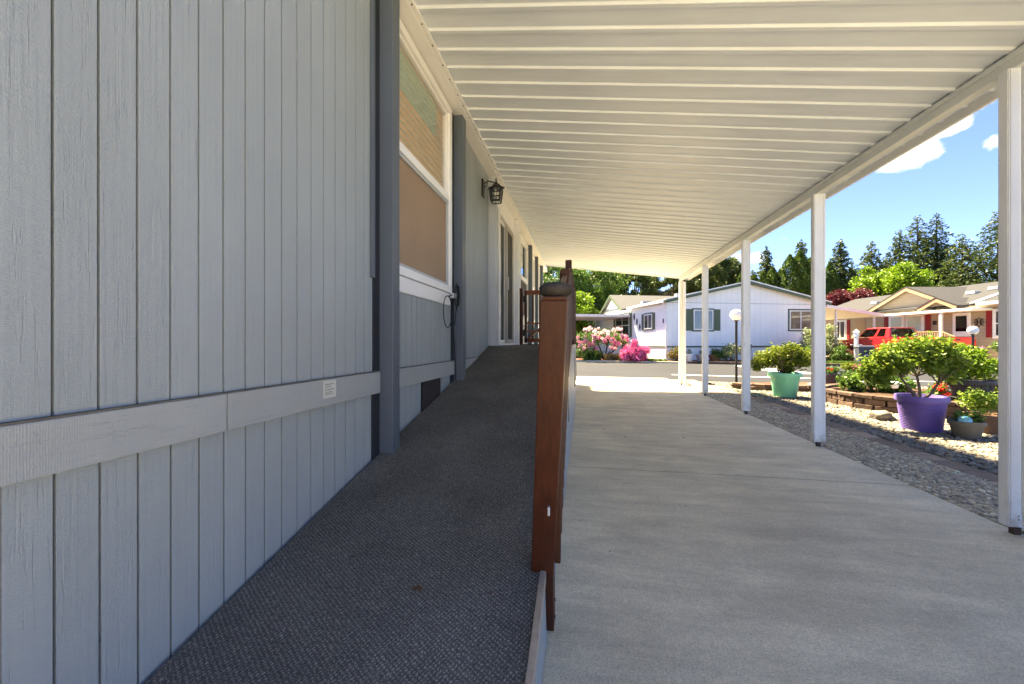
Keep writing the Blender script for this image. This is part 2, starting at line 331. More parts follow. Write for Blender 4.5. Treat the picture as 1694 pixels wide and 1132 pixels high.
def leaves(P, size, aspect=.55, up=0.3, droop=0.0):
    """P (n,3) leaf centres -> diamond leaf quads, size may vary"""
    n = len(P); a = RNG.normal(size=(n, 3)); a[:, 2] *= .6; a[:, 2] -= droop; a /= np.linalg.norm(a, axis=1)[:, None]
    b = RNG.normal(size=(n, 3)); b[:, 2] *= (1-up); b = np.cross(a, b+1e-6); b /= np.linalg.norm(b, axis=1)[:, None]+1e-9
    s = size*(.6+.8*RNG.random(n))[:, None]
    V = np.stack([P-a*s*.5, P+b*s*aspect*.5, P+a*s*.5, P-b*s*aspect*.5], axis=1).reshape(-1, 3)
    F = np.arange(4*n).reshape(n, 4); return V, F
def clusters(cs, rs, n):
    """n points spread through lumpy clusters, denser at each cluster's shell"""
    cs = np.asarray(cs, float); rs = np.asarray(rs, float); w = rs**2; idx = RNG.choice(len(cs), n, p=w/w.sum())
    d = RNG.normal(size=(n, 3)); d /= np.linalg.norm(d, axis=1)[:, None]; r = (RNG.random(n)**.45)[:, None]*rs[idx][:, None]
    return cs[idx]+d*r*np.array([1, 1, .8])+RNG.normal(size=(n, 3))*(.27*rs[idx][:, None])

# ================================================================== GROUND
ground = B(-160, 220, -60, 260, -.5, -.05)
k = Mt('lawn_ground', (.06, .085, .03), .95, .1); k.shade(k.noise(k.pos(), .3, 6), .6, 1.4); k.shade(k.noise(k.pos(), 20, 3), .7, 1.3); M['lawn'] = k.m
tag(ground.build('ground', M['lawn']), kind='structure')
# concrete drive in separately poured slabs
drive = empty('driveway', (0, 0, 0), kind='structure')
def slab(x0, x1, y0, y1, y0r=None, y1r=None):
    a = y0r if y0r is not None else y0; b = y1r if y1r is not None else y1
    MB().prism([(x0, y0), (x1, a), (x1, b), (x0, y1)], -.12, 0).build('slab', M['concrete'], drive, bevel=.004, org=((x0+x1)/2, (y0+y1)/2, 0))
jy = [-6.8, -3.2, .36, 3.90, 7.47, 11.02]
for a, b in zip(jy[:-1], jy[1:]): slab(-1.45, 2.745, a+.010, b-.010)
slab(-1.45, 2.745, 11.024, 14.25, 11.024, 13.95)
def sd_near(xc): return 14.7-.36*xc
def sd_far(xc): return 26.4-.40*xc
def camquad(pts, z0, z1, name, mat, kind='structure'):
    q = [C(x, d)[:2] for x, d in pts]; return tag(MB().prism(q, z0, z1).build(name, mat), kind=kind)
camquad([(-60, sd_near(-60)), (50, sd_near(50)), (50, sd_far(50)+5), (-60, sd_far(-60))], -.2, -.012, 'road', M['asphalt'])
# painted line and worn markings lying on the road
def roadmark(pts): 
    q = [C(x, d)[:2] for x, d in pts]; return MB().prism(q, -.0119, -.006)
ln = empty('road_marking', C(6, 14.8, -.01), kind='structure')
o = MB().prism([C(x, d)[:2] for x, d in [(6.0, 14.74), (13.6, 11.87), (13.65, 12.0), (6.05, 14.88)]], -.0118, -.006).build('painted_line', M['roadpaint'], org=C(6, 14.8, -.01)); o.parent = ln; o.location = (0, 0, 0)
for pts in ([(10.3, 15.6), (11.6, 15.1), (12.0, 15.6), (11.9, 16.4), (10.8, 16.6)], [(10.9, 17.2), (11.9, 17.3), (12.3, 18.2), (11.4, 18.4)], [(12.4, 19.6), (13.2, 19.5), (13.4, 20.6), (12.7, 20.6)], [(11.3, 19.4), (11.7, 19.4), (12.0, 20.5), (11.6, 20.5)]):
    o = MB().prism([C(x, d)[:2] for x, d in pts], -.0118, -.006).build('painted_patch', M['roadpaint'], org=C(6, 14.8, -.01)); o.parent = ln; o.location = (0, 0, 0)
# neighbours' ground behind the kerb
camquad([(-60, sd_far(-60)), (25.5, sd_far(25.5)), (42, sd_far(25.5)), (60, 80), (-60, 80)], -.2, .075, 'lot_ground', M['soil'])
# drive of the beige house
camquad([(21.2, 17.99), (25.6, 16.2), (25.7, 34), (21.2, 34)], -.15, .083, 'parking_pad', M['concrete'])

# gravel yard: base sheet, stones as real geometry
gpoly = [(2.745, -1), (16, -1), C(16, sd_near(16))[:2], C(3.2, sd_near(3.2))[:2], (2.745, 13.9)]
tag(MB().prism(gpoly, -.2, -.018).build('gravel_bed', M['gravelbase']), kind='structure')
tag(B(2.76, 30, -30, -1.02, -.2, -.02).build('rear_bounce_gravel', Mt('pale_gravel', (.30, .28, .25), .9, .1).m), kind='structure')  # unseen pale ground, added to bounce sunlight under the carport roof
tag(B(-1.45, 2.74, -30, -6.81, -.12, 0).build('rear_bounce_drive', M['concrete']), kind='structure')  # drive carried on out of view, added for its bounced light
BEDS = [((7.75, 7.5), 1.45, 1.55), ((7.9, 10.6), 2.0, 1.15)]
def camxy(X, Y): return C_*X+S_*Y, C_*Y-S_*X
PHI = (1+5**.5)/2
ICO = np.array([(-1, PHI, 0), (1, PHI, 0), (-1, -PHI, 0), (1, -PHI, 0), (0, -1, PHI), (0, 1, PHI), (0, -1, -PHI), (0, 1, -PHI), (PHI, 0, -1), (PHI, 0, 1), (-PHI, 0, -1), (-PHI, 0, 1)])/1.902
ICOF = np.array([(0, 11, 5), (0, 5, 1), (0, 1, 7), (0, 7, 10), (0, 10, 11), (1, 5, 9), (5, 11, 4), (11, 10, 2), (10, 7, 6), (7, 1, 8), (3, 9, 4), (3, 4, 2), (3, 2, 6), (3, 6, 8), (3, 8, 9), (4, 9, 5), (2, 4, 11), (6, 2, 10), (8, 6, 7), (9, 8, 1)])
def stones(name, X, Y, Z, r, mat, flat=.6):
    n = len(X); sc = np.stack([r*(.8+.7*RNG.random(n)), r*(.7+.5*RNG.random(n)), r*flat*(.6+.6*RNG.random(n))], 1)
    V = ICO[None]*(1+.18*RNG.normal(size=(n, 12, 1))).clip(.6, 1.4)*sc[:, None, :]
    t = RNG.normal(size=n)*.35; ct, st = np.cos(t), np.sin(t)
    y = V[:, :, 1]*ct[:, None]-V[:, :, 2]*st[:, None]; z = V[:, :, 1]*st[:, None]+V[:, :, 2]*ct[:, None]
    a = RNG.random(n)*6.283; ca, sa = np.cos(a)[:, None], np.sin(a)[:, None]; x = V[:, :, 0]
    V = np.stack([x*ca-y*sa+X[:, None], x*sa+y*ca+Y[:, None], z+Z[:, None]], 2).reshape(-1, 3)
    F = (ICOF[None]+12*np.arange(n)[:, None, None]).reshape(-1, 3)
    o = fast(name, V, F, mat, smooth=True); tag(o, kind='stuff'); return o
def region(n, x0, x1, y0, y1, cond=None):
    X = x0+(x1-x0)*RNG.random(n); Y = y0+(y1-y0)*RNG.random(n); xc, d = camxy(X, Y)
    k = (xc < 1.42*d) & (d < sd_near(xc)-.04)
    for (bx, by), ra, rb in BEDS: k &= ((xc-bx)/ra)**2+((d-by)/rb)**2 > .93
    if cond is not None: k &= cond(X, Y, xc, d)
    return X[k], Y[k]
PX = 3.62
X, Y = region(62000, 2.75, 3.49, 1.6, 13.4)
stones('gravel', X, Y, -.012+.012*RNG.random(len(X)), .010+.011*RNG.random(len(X)), M['pebble'])
X, Y = region(60000, 3.74, 10.0, 3.0, 12.8, lambda X, Y, xc, d: RNG.random(len(X)) < np.clip(1.7-X*.11, .35, 1))
stones('river_rock', X, Y, -.01+.014*RNG.random(len(X)), .014+.021*RNG.random(len(X)), M['cobble'])
for o in SC.objects:
    if o.name == 'gravel': o['label'] = 'fine mixed grey gravel strip between driveway edge and brown pavers'; o['category'] = 'gravel'
    if o.name == 'river_rock': o['label'] = 'rounded pale river rock around the flower pots'; o['category'] = 'gravel'
# paver row in the gravel
pv = empty('paver_row', (PX, 6, -.02), kind='structure')
y = 2.6; first = None
while y < 12.0:
    ln_ = .30+.03*random.random(); o = B(-.115, .115, 0, ln_-.012, -.03, .022).build('paver', M['paver'], pv, bevel=.006)
    o.location = (random.uniform(-.012, .012)+.0, y-6, random.uniform(-.006, .006)); o.rotation_euler = (random.uniform(-.02, .02), random.uniform(-.02, .02), random.uniform(-.03, .03)); y += ln_

# ================================================================== NEAR HOUSE (left)
HX = -1.30
house = empty('manufactured_house', (HX, 0, 0), 0, 'blue grey grooved wood siding house along the ramp, with white trimmed windows', 'house')
def hb(x0, x1, y0, y1, z0, z1, name, mat, bevel=0, parent=None):
    """box in world coordinates as a part of the near house"""
    o = B(x0, x1, y0, y1, z0, z1).build(name, mat, parent or house, bevel=bevel, org=((x0+x1)/2, (y0+y1)/2, (z0+z1)/2))
    o.location = ((x0+x1)/2-HX, (y0+y1)/2, (z0+z1)/2)
    if parent is not None: o.location = Vector(o.location)-parent.location
    return o
YE = 12.95; TOP = 3.52
# openings: y0, y1, z0, z1
OP = [(2.50, 3.70, 1.58, 3.50), (5.86, 7.22, 1.17, 3.26), (7.98, 9.12, 1.60, 3.46), (10.0, 10.42, 1.62, 3.46), (11.35, 11.66, 1.62, 3.46)]
def segs(z0, z1):
    """wall body boxes around the openings"""
    ys = [-2.6]+[v for o in OP for v in o[:2]]+[YE]
    for a, b in zip(ys[::2], ys[1::2]): yield a, b, z0, z1
    for o in OP: yield o[0], o[1], z0, o[2]
wb = MB()
for a, b, z0, z1 in segs(.05, TOP): wb.box(-.16, -.020, a, b, z0, z1)
for o in OP:
    if o[3] < TOP: wb.box(-.16, -.020, o[0], o[1], o[3], TOP)
wb.box(-6.2, -.16, -2.6, -2.45, .05, TOP).box(-6.2, -.16, YE-.12, YE, .05, TOP).box(-6.2, -6.05, -2.45, YE-.12, .05, TOP).box(-6.05, -.16, -2.45, YE-.12, .98, 1.10)
wb.build('wall', M['backing'], house)
MB().prism_y([(-6.5, 3.53), (.02, 3.53), (.02, 3.64), (-3.1, 4.55), (-6.5, 3.64)], -2.8, YE+.2).build('roof', plain('grey_shingle', (.10, .10, .105), .9, .1, var=.2, sc=30, bump=.01), house)
BZ0, BZ1 = .895, 1.03
PW = .0945
pl_mesh = {}
def plank(y0, y1, z0, z1, name):
    key = (round(y1-y0, 4), round(z0, 3), round(z1, 3), name)
    cx = -.008 if name == 'siding_plank' else -.014
    if key not in pl_mesh:
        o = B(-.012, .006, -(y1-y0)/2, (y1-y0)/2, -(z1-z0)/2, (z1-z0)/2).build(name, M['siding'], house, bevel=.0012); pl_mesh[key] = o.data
    else:
        o = bpy.data.objects.new(name, pl_mesh[key]); link(o, house)
    o.location = (cx+random.uniform(-.0008, .0008), (y0+y1)/2, (z0+z1)/2); return o
def rz(y):     # walking surface of the ramp
    return max(0, min(1.165, .2215*y-.012))
y = .76-PW*36
while y < YE-.02:
    a, b = y+.0034, min(y+PW-.0034, YE)
    # upper planks, cut round the openings
    cuts = [(o[2], o[3]) for o in OP if b > o[0]+.01 and a < o[1]-.01]
    aa, bb = a, b
    for o in OP:
        if a < o[0] < b: bb = o[0]; cuts = []
        if a < o[1] < b: aa = o[1]; cuts = []
    if bb-aa > .012:
        z = BZ1+.006
        for c in cuts:
            if c[0]-z > .05: plank(aa, bb, z, c[0], 'siding_plank')
            z = c[1]
        if TOP-z > .03: plank(aa, bb, z, TOP, 'siding_plank')
    y += PW
y = .755-PW*36+.012
while y < YE-.02:
    a, b = y+.0034, min(y+PW-.0034, YE)
    if not (a < 3.43 and b > 3.05): plank(a, b, .05, BZ0-.004, 'skirting_plank')
    else: plank(a, b, .05, .60, 'skirting_plank')
    y += PW
# horizontal band in lengths, worn joint between them
for a, b in ((-2.6, 1.226), (1.231, 2.33), (2.45, 3.80), (3.96, 5.22)):
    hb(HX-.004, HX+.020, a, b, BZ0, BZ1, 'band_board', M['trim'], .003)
hb(HX-.010, HX+.016, -2.6, 5.2, BZ1-.001, BZ1+.006, 'flashing', plain('dirty_flashing', (.12, .11, .095), .7, .2, var=.3, sc=18), 0)
nh = MB().lathe([(.001, 0), (.0045, 0), (.004, .0012), (.001, .0016)], 8).build('nail_head', M['trim'], house); nh.rotation_euler = (0, R(90), 0); nh.location = (.0201, .31, BZ0+.03)
for i in range(1, 26): inst(nh, (.0201, .31+(i//2)*.405+random.uniform(-.02, .02), BZ0+(.03 if i % 2 else .105)))
# vent opening in the skirting, dark mesh
ve = hb(HX-.008, HX-.002, 3.05, 3.43, .60, .885, 'vent', M['backing'])
for i in range(12): hb(HX-.004, HX+.001, 3.052+i*.034, 3.056+i*.034, .60, .885, 'vent_bar', M['darksteel'], parent=ve)
# peeling orange spots at the band ends
pm = plain('peeled_orange_primer', (.45, .14, .06), .8, var=.3, sc=40)
for yy, zz, s_ in ((2.475, .99, .03), (3.985, .97, .022), (2.47, .935, .015)):
    o = MB().prism_x([(-s_*.6, -s_), (s_, -s_*.5), (s_*.8, s_*.5), (-s_*.2, s_), (-s_, .2*s_)], 0, .0012).build('bare_patch', pm, house); o.location = (.0202, yy, zz)
# printed sticker on the band
st_ = hb(HX+.020, HX+.0225, 1.765, 1.865, .935, 1.024, 'label_sticker', M['label'], .0005)
for zz, n_ in ((1.002, 7), (.990, 5), (.975, 8), (.962, 6), (.952, 7)):
    for i in range(n_):
        hb(HX+.0224, HX+.0229, 1.778+i*.0095, 1.778+i*.0095+.006, zz, zz+.0055, 'print_mark', M['ink'], parent=st_)
# trim posts standing against the wall
def trim_post(y0, y1, z0, z1, mat, x1=-1.20):
    return hb(HX+.001, x1, y0, y1, z0, z1, 'trim_post', mat, .004)
trim_post(2.34, 2.435, rz(2.34)-.002, TOP-.003, M['pilaster'])
trim_post(3.815, 3.93, rz(3.815)-.002, TOP-.003, M['pilaster'])
trim_post(5.30, 5.42, 1.168, TOP-.003, M['palegrey'], -1.19)
trim_post(7.26, 7.36, 1.168, TOP-.003, M['white'], -1.19)
for yy in (9.26, 10.52, 11.78): trim_post(yy, yy+.1, .02, TOP-.003, M['pilaster'])
# thin metal corner channel left of first post and black strips painting in the shaded gaps
hb(HX+.001, HX+.022, 2.235, 2.262, 1.62, TOP-.003, 'corner_channel', M['pilaster'], .002)
hb(HX-.012, HX+.0085, 2.265, 2.338, .05, TOP-.003, 'shadow_gap', M['backing'])
hb(HX-.012, HX+.0085, 3.742, 3.812, .05, TOP-.003, 'shadow_gap', M['backing'])

def frame_parts(y0, y1, z0, z1, w, x0, x1, name, mat, parent):
    m = MB(); X0, X1 = x0-HX, x1-HX
    m.box(X0, X1, y0, y0+w, z0, z1).box(X0, X1, y1-w, y1, z0, z1).box(X0, X1, y0+w, y1-w, z1-w, z1).box(X0, X1, y0+w, y1-w, z0, z0+w)
    return m.build(name, mat, parent, bevel=.0025)
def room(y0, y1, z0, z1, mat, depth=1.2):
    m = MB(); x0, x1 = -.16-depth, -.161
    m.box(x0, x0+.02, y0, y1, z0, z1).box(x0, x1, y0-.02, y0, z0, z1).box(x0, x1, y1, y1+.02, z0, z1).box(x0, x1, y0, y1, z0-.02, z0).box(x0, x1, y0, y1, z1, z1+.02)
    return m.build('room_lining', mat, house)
def window(y0, y1, z0, z1, first=False):
    w = hb(HX-.01, HX+.012, y0, y1, z0, z0+.115, 'window', M['white'], .003)       # the sill board carries the rest
    L0 = w.location.copy()
    def sub(o): o.parent = w; o.location = Vector(o.location)-L0; return o
    sub(frame_parts(y0, y1, z0+.118, z1, .062 if first else .05, HX-.012, HX+.030, 'frame', M['white'], None))
    zi0, zi1, yi0, yi1 = z0+.18, z1-.065, y0+.062, y1-.062; zm = z0+(z1-z0)*.535
    m = MB().box(-.03, .022, yi0, yi1, zm-.028, zm+.028); sub(m.build('meeting_rail', M['white'], None, bevel=.003))
    sub(frame_parts(yi0+.001, yi1-.001, zm+.03, zi1-.001, .026, HX-.03, HX+.008, 'sash', M['white'], None))
    sub(frame_parts(yi0+.001, yi1-.001, zi0, zm-.03, .026, HX-.028, HX+.014, 'screen_frame', M['palegrey'], None))
    sub(MB().box(-.014, -.010, yi0+.027, yi1-.027, zm+.056, zi1-.027).build('pane', M['glass'], None))
    sub(MB().box(-.006, -.003, yi0+.027, yi1-.027, zi0+.026, zm-.056).build('insect_screen', M['screen'] if first else M['darkscreen'], None))
    if first:
        n = 0; z = zm-.1
        while z < zi1:
            o = MB().box(-.033, -.022, yi0+.005, yi1-.005, 0, .0018); o = sub(o.build('blind_slat', M['blind'], None)); o.location.z += z; z += .058; n += 1
        m = MB(); m.box(-.042, -.038, yi0-.03, yi1+.03, zi0-.03, zi1+.02); sub(m.build('curtain', M['curtain'], None))
        sub(MB().tube([(-.1, yi1-.42, zi1), (-.1, yi1-.36, zm+.1)], .004).build('wand', M['blind'], None))
        sub(MB().box(-.037, -.034, yi0+.005, yi1-.2, zi1-.34, zi1-.05).build('valance', plain('pale_green_valance', (.42, .5, .36), .6), None))
    else:
        sub(MB().box(-.09, -.08, yi0, yi0+(yi1-yi0)*.4, zi0, zi1).build('curtain', M['blind'], None))
    return w
for i in (0, 2, 3, 4): window(*OP[i], first=(i == 0))
room(2.2, 4.2, 1.2, 3.5, M['room'])
room(5.0, 12.5, 1.19, 3.5, M['roomdark'], 2.0)
# sliding patio door
dr = hb(HX-.02, HX+.045, 5.86, 7.22, 3.20, 3.26, 'sliding_door', M['white'], .003); L0 = dr.location.copy()
def dsub(o): o.parent = dr; o.location = Vector(o.location)-L0; return o
for a, b in ((5.86, 5.93), (7.15, 7.22)): dsub(B(-.02, .045, a, b, 1.17, 3.199).build('jamb', M['white'], None, bevel=.003))
dsub(B(-.02, .06, 5.80, 7.24, 1.166, 1.20).build('threshold', M['white'], None, bevel=.003))
dsub(frame_parts(5.935, 6.56, 1.205, 3.19, .05, HX-.035, HX-.005, 'door_panel', M['white'], None))
dsub(frame_parts(6.50, 7.14, 1.205, 3.19, .06, HX+.0, HX+.034, 'door_panel', plain('beige_door_frame', (.45, .41, .36), .5), None))
dsub(B(-.022, -.018, 5.985, 6.51, 1.255, 3.14).build('pane', M['darkglass'], None))
dsub(B(.012, .016, 6.56, 7.08, 1.265, 3.13).build('insect_screen', M['darkscreen'], None))
dsub(B(.036, .06, 6.515, 6.545, 2.1, 2.32).build('handle', M['palegrey'], None, bevel=.003))
hb(HX-.01, HX+.025, 5.42, 5.85, 1.18, 3.26, 'door_surround', M['palegrey'], .002)
hb(HX-.01, HX+.025, 5.42, 7.25, 3.27, 3.515, 'door_head', M['white'], .002)
# fascia and hanger channel under the roof
hb(HX-.1, -1.170, -2.6, YE, TOP, TOP+.13, 'fascia', M['white'], .003)

# ------------------------------------------------ carport
cp = empty('carport', (2.70, 6, 0), 0, 'cream ribbed metal carport roof on white posts over the driveway', 'carport')
def cb(x0, x1, y0, y1, z0, z1, name, mat, bevel=0, parent=None):
    o = B(x0, x1, y0, y1, z0, z1).build(name, mat, parent or cp, bevel=bevel, org=((x0+x1)/2, (y0+y1)/2, (z0+z1)/2))
    o.location = Vector(((x0+x1)/2-2.70, (y0+y1)/2-6, (z0+z1)/2)) - (parent.location if parent else Vector())
    return o
XL, ZL, XR, ZR = -1.165, 3.555, 2.90, 3.02       # roof plane: high at the house, low at the beam
PITCH = .2; Y0R = 1.8; NP = 50
sl = (ZR-ZL)/(XR-XL)
# one pan: wide flat tray (upper), step, narrow lip
prof = [(0, 0), (.022, 0), (.0225, .003), (.029, .012), (.033, .0135), (.176, .015), (.180, .0135), (.189, .002), (.192, 0), (.2, 0)]
V = []; F = []
t_ = .0015
pv_ = []
for X in (XL, XR):
    zz = ZL+(X-XL)*sl
    for (yy, h) in prof: pv_.append((X-2.7, yy, zz+h))
    for (yy, h) in prof: pv_.append((X-2.7, yy, zz+h+.002))
n = len(prof)
fs = []
for i in range(n-1):
    fs += [(i, i+1, 2*n+i+1, 2*n+i), (n+i, 3*n+i, 3*n+i+1, n+i+1), (i, n+i, n+i+1, i+1), (2*n+i, 2*n+i+1, 3*n+i+1, 3*n+i)]
pan = MB().add(pv_, fs).build('roof_pan', M['cream'], cp, smooth=False)
pan.location = (0, Y0R-6, 0)
for i in range(1, NP):
    o = inst(pan, (0, Y0R-6+i*PITCH, random.uniform(-.0012, .0012)), rot=(0, random.uniform(-.0004, .0004), random.uniform(-.0012, .0012)))
YF = Y0R+NP*PITCH
o = MB().add([(XL-2.7, Y0R-6, ZL+.026), (XR-2.7, Y0R-6, ZR+.026), (XR-2.7, YF-6, ZR+.026), (XL-2.7, YF-6, ZL+.026), (XL-2.7, Y0R-6, ZL+.056), (XR-2.7, Y0R-6, ZR+.056), (XR-2.7, YF-6, ZR+.056), (XL-2.7, YF-6, ZL+.056)],
             [(3, 2, 1, 0), (4, 5, 6, 7), (0, 1, 5, 4), (1, 2, 6, 5), (2, 3, 7, 6), (3, 0, 4, 7)]).build('roof_deck', plain('dusty_roof_top', (.3, .3, .29), .7, var=.2), cp)
# hanger channel at the house with screws
ch = cb(-1.169, -1.135, Y0R, YF, ZL-.028, ZL-.006, 'hanger_channel', M['white'], .002)
cb(-1.169, -1.160, Y0R, YF, ZL-.005, ZL+.08, 'hanger_web', M['white'])
scr = MB().lathe([(.0001, -.004), (.005, -.004), (.006, 0), (.006, .003)], 8).build('screw', M['darksteel'], ch); scr.location = (.0, -4.85, -.0115)
for i in range(1, 48): inst(scr, (random.uniform(-.003, .003), -4.7+i*.2+random.uniform(-.02, .02), -.0115))
# beam along the posts
bz1 = ZL+(2.665-XL)*sl
bm = cb(2.665, 2.735, Y0R, YF-.02, bz1-.105, bz1-.014, 'beam', M['beam'], .004)
cb(2.655, 2.664, Y0R, YF-.02, bz1-.040, bz1-.004, 'beam_lip', M['beam'], .001)
cb(2.9, 2.925, Y0R, YF, ZR-.06, ZR+.09, 'gutter', M['white'], .003)
cb(2.70, 2.73, Y0R, YF-.02, bz1-.012, bz1+.0145, 'gap_shade_strip', M['backing'])  # black strip painting in the shade of the gap above the beam
# far end trim
o = MB().add([(XL-2.7, 0, ZL-.03), (XR-2.7, 0, ZR-.03), (XR-2.7, .04, ZR-.03), (XL-2.7, .04, ZL-.03), (XL-2.7, 0, ZL+.07), (XR-2.7, 0, ZR+.07), (XR-2.7, .04, ZR+.07), (XL-2.7, .04, ZL+.07)],
             [(3, 2, 1, 0), (4, 5, 6, 7), (0, 1, 5, 4), (1, 2, 6, 5), (2, 3, 7, 6), (3, 0, 4, 7)]).build('end_trim', M['cream'], cp); o.location = (0, YF-6+.001, 0)
# posts: extruded column with side beads, stub foot and bolts
PY = (3.03, 5.17, 7.27, 9.56, 11.78)
pt = bz1-.106
pp = []
for i, yy in enumerate(PY):
    if i == 0:
        m = MB().box(-.06, .06, -.032, .032, .055, pt).box(-.052, -.040, -.036, -.0321, .056, pt-.001).box(.040, .052, -.036, -.0321, .056, pt-.001).box(-.0635, -.0601, -.026, .026, .056, pt-.001)
        p = m.build('post', M['whitepaint'], cp); p.location = (0, yy-6, 0)
        f = B(-.018, .018, -.018, .018, 0, .0549).build('post_foot', M['darksteel'], p); 
        b_ = MB().box(-.012, -.006, -.034, -.0322, .10, .106); b_ = b_.build('bolt', M['darksteel'], p)
        pp.append(p); kids = [f, b_] + [inst(b_, (dx, 0, dz), parent=p) for dx, dz in ((.022, 0), (0, .022), (.022, .022))]
    else:
        p2 = inst(pp[0], (.03*(yy-3)/9, yy-6, 0))
        for q in kids: inst(q, q.location.copy(), parent=p2)
# downspouts: one at the near post, one at the last
def spout(x, y, ztop, elbow, nm='downspout'):
    m = MB(); m.box(x-.032, x+.032, y-.03, y+.03, .16, ztop)
    o = m.build(nm, M['white'], cp, bevel=.008, org=(2.7, 6, 0)); o.location = (0, 0, 0)
    e = MB().tube([(x, y, .19), (x, y, .12), (x+elbow*.05, y-.02, .07), (x+elbow*.16, y-.05, .045)], .04, 10).build('elbow', M['white'], o, smooth=True, org=(2.7, 6, 0)); e.location = (0, 0, 0)
spout(2.658, 2.885, 2.9, 1)
spout(2.79, 11.70, 2.9, 1)

# ------------------------------------------------ ramp with landing, rails and gate
ramp = empty('wheelchair_ramp', (-.75, 3, 0), 0, 'charcoal carpeted access ramp rising beside the house with red stained wood railing', 'ramp')
RX0, RX1 = HX+.012, -.165
def rp(m, name, mat, smooth=False, bevel=0, parent=None):
    o = m.build(name, mat, parent or ramp, smooth=smooth, bevel=bevel, org=(-.75, 3, 0)); o.location = (0, 0, 0); return o
YL0, YL1, ZLD = 5.32, 7.95, 1.165
def rr(y): return .2215*y-.012
ya = .06
side = [(ya, 0.001), (YL0, ZLD-.0), (YL1, ZLD), (YL1, ZLD-.05), (YL0+.02, ZLD-.05), (ya+.25, .004)]
rp(MB().prism_x([(ya, .0015), (YL0, ZLD-.0), (YL1, ZLD), (YL1, ZLD-.045), (YL0+.01, ZLD-.045), (ya+.22, .0018)], RX0, RX1), 'carpet_deck', M['carpet'])
rp(MB().prism_x([(ya+.3, .005), (YL0+.01, ZLD-.048), (YL1-.01, ZLD-.048), (YL1-.01, .9), (YL0+.05, .9), (ya+.9, .005)], RX0+.02, RX1-.03), 'ramp_frame', M['backing'])
# aluminium edge strip, in three lengths
for a, b in ((.10, 1.515), (1.60, 3.5), (3.72, 5.3)):
    m = MB().prism_x([(a, rr(a)-.03), (b, rr(b)-.03), (b, rr(b)+.014), (a, rr(a)+.014)], RX1+.0005, RX1+.024)
    rp(m, 'edge_strip', M['alu'], bevel=.003)
rp(MB().prism_x([(YL0, ZLD-.03), (YL1, ZLD-.03), (YL1, ZLD+.014), (YL0, ZLD+.014)], RX1+.0005, RX1+.024), 'edge_strip', M['alu'], bevel=.003)
rp(MB().box(RX0+.02, RX1-.001, YL1+.001, YL1+.05, ZLD-.02, ZLD+.012), 'threshold_strip', M['black'])
# outer skirt boards
y = .55
while y < YL1:
    b = min(y+.0905, YL1); zt0, zt1 = min(rr(y), ZLD)-.035, min(rr(b), ZLD)-.035
    if zt0 > .03:
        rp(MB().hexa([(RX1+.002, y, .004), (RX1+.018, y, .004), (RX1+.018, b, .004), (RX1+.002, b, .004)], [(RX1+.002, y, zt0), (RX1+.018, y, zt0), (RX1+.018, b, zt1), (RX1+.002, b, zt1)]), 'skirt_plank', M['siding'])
    y += .095
# leaning rail posts, notched over the deck edge
def lean_post(by, ty, bz, tz, bx=-.175, tx=-.092, name='rail_post', w=.088, bot=.05):
    def at(z):
        t = (z-bot)/(tz-bot); return bx+(tx-bx)*t, by+(ty-by)*t
    m = MB()
    def sec(z, x0, x1):
        cx, cy = at(z); return [(cx+x0, cy-w*.1, z), (cx+x1, cy-w*.1, z), (cx+x1, cy+w*.9, z), (cx+x0, cy+w*.9, z)]
    h = w/2
    zz = [bz, tz-.018, tz]
    m.hexa(sec(bz, -h, h), sec(tz-.014, -h, h)); m.hexa([(p[0], p[1], p[2]) for p in sec(tz-.0139, -h, h)], sec(tz, -h*.8, h*.8))
    m.hexa(sec(bot, .0, h+.014), sec(bz-.001, .004, h-.001))
    o = rp(m, name, M['stain'], bevel=.004); return o, at
p1, at1 = lean_post(1.60, 1.265, .318, 1.366)
rp(MB().box(-.125, -.118, 1.40, 1.415, .60, .63), 'steel_clip', M['palegrey'], parent=p1)
cx, cy = at1(.14)
for dz in (.10, .17): rp(MB().tube([(cx+.03, cy+.03, dz), (cx+.058, cy+.03, dz)], .007), 'bolt', M['darksteel'], parent=p1)
p2, at2 = lean_post(3.98, 3.60, .80, 1.885, -.20, -.165, bot=.42)
p3, at3 = lean_post(5.50, 5.44, 1.16, 2.345, -.205, -.20, bot=.46)
p4, at4 = lean_post(6.75, 6.75, 1.16, 2.22, -.19, -.19, bot=.46)
p5, at5 = lean_post(7.86, 7.86, 1.16, 2.25, -.19, -.19, bot=.46)
pa = (-.115, 1.36, 1.27); pb = (-.165, 3.66, 1.80); pc = (-.19, 5.5, 2.20); pd = (-.19, 7.9, 2.18)
for a, b in ((pa, pb), (pb, pc), (pc, pd)):
    av, bv = Vector(a), Vector(b)
    rp(MB().bar(av+Vector((.0, 0, 0)), bv+Vector((.0, 0, 0)), .036, .09), 'top_rail', M['stain_y'], bevel=.004)
    rp(MB().bar(av+Vector((-.012, .12, -.40)), bv+Vector((-.0, 0, -.42)), .034, .07), 'middle_rail', M['stain_y'], bevel=.004)
    if a is not pa: rp(MB().bar(av+Vector((.0, 0, -.82)), bv+Vector((.0, 0, -.82)), .034, .07), 'bottom_rail', M['stain_l'], bevel=.004)
    L_ = (bv-av).length; n_ = int(L_/.16)
    for i in range(1, n_):
        q = av.lerp(bv, i/n_)+Vector((.030, 0, 0)); rp(MB().bar(q+Vector((0, 0, .03)), q+Vector((-.01, .03, -.95)), .022, .034, up=(0, 1, 0)), 'baluster', M['stain'], bevel=.002)
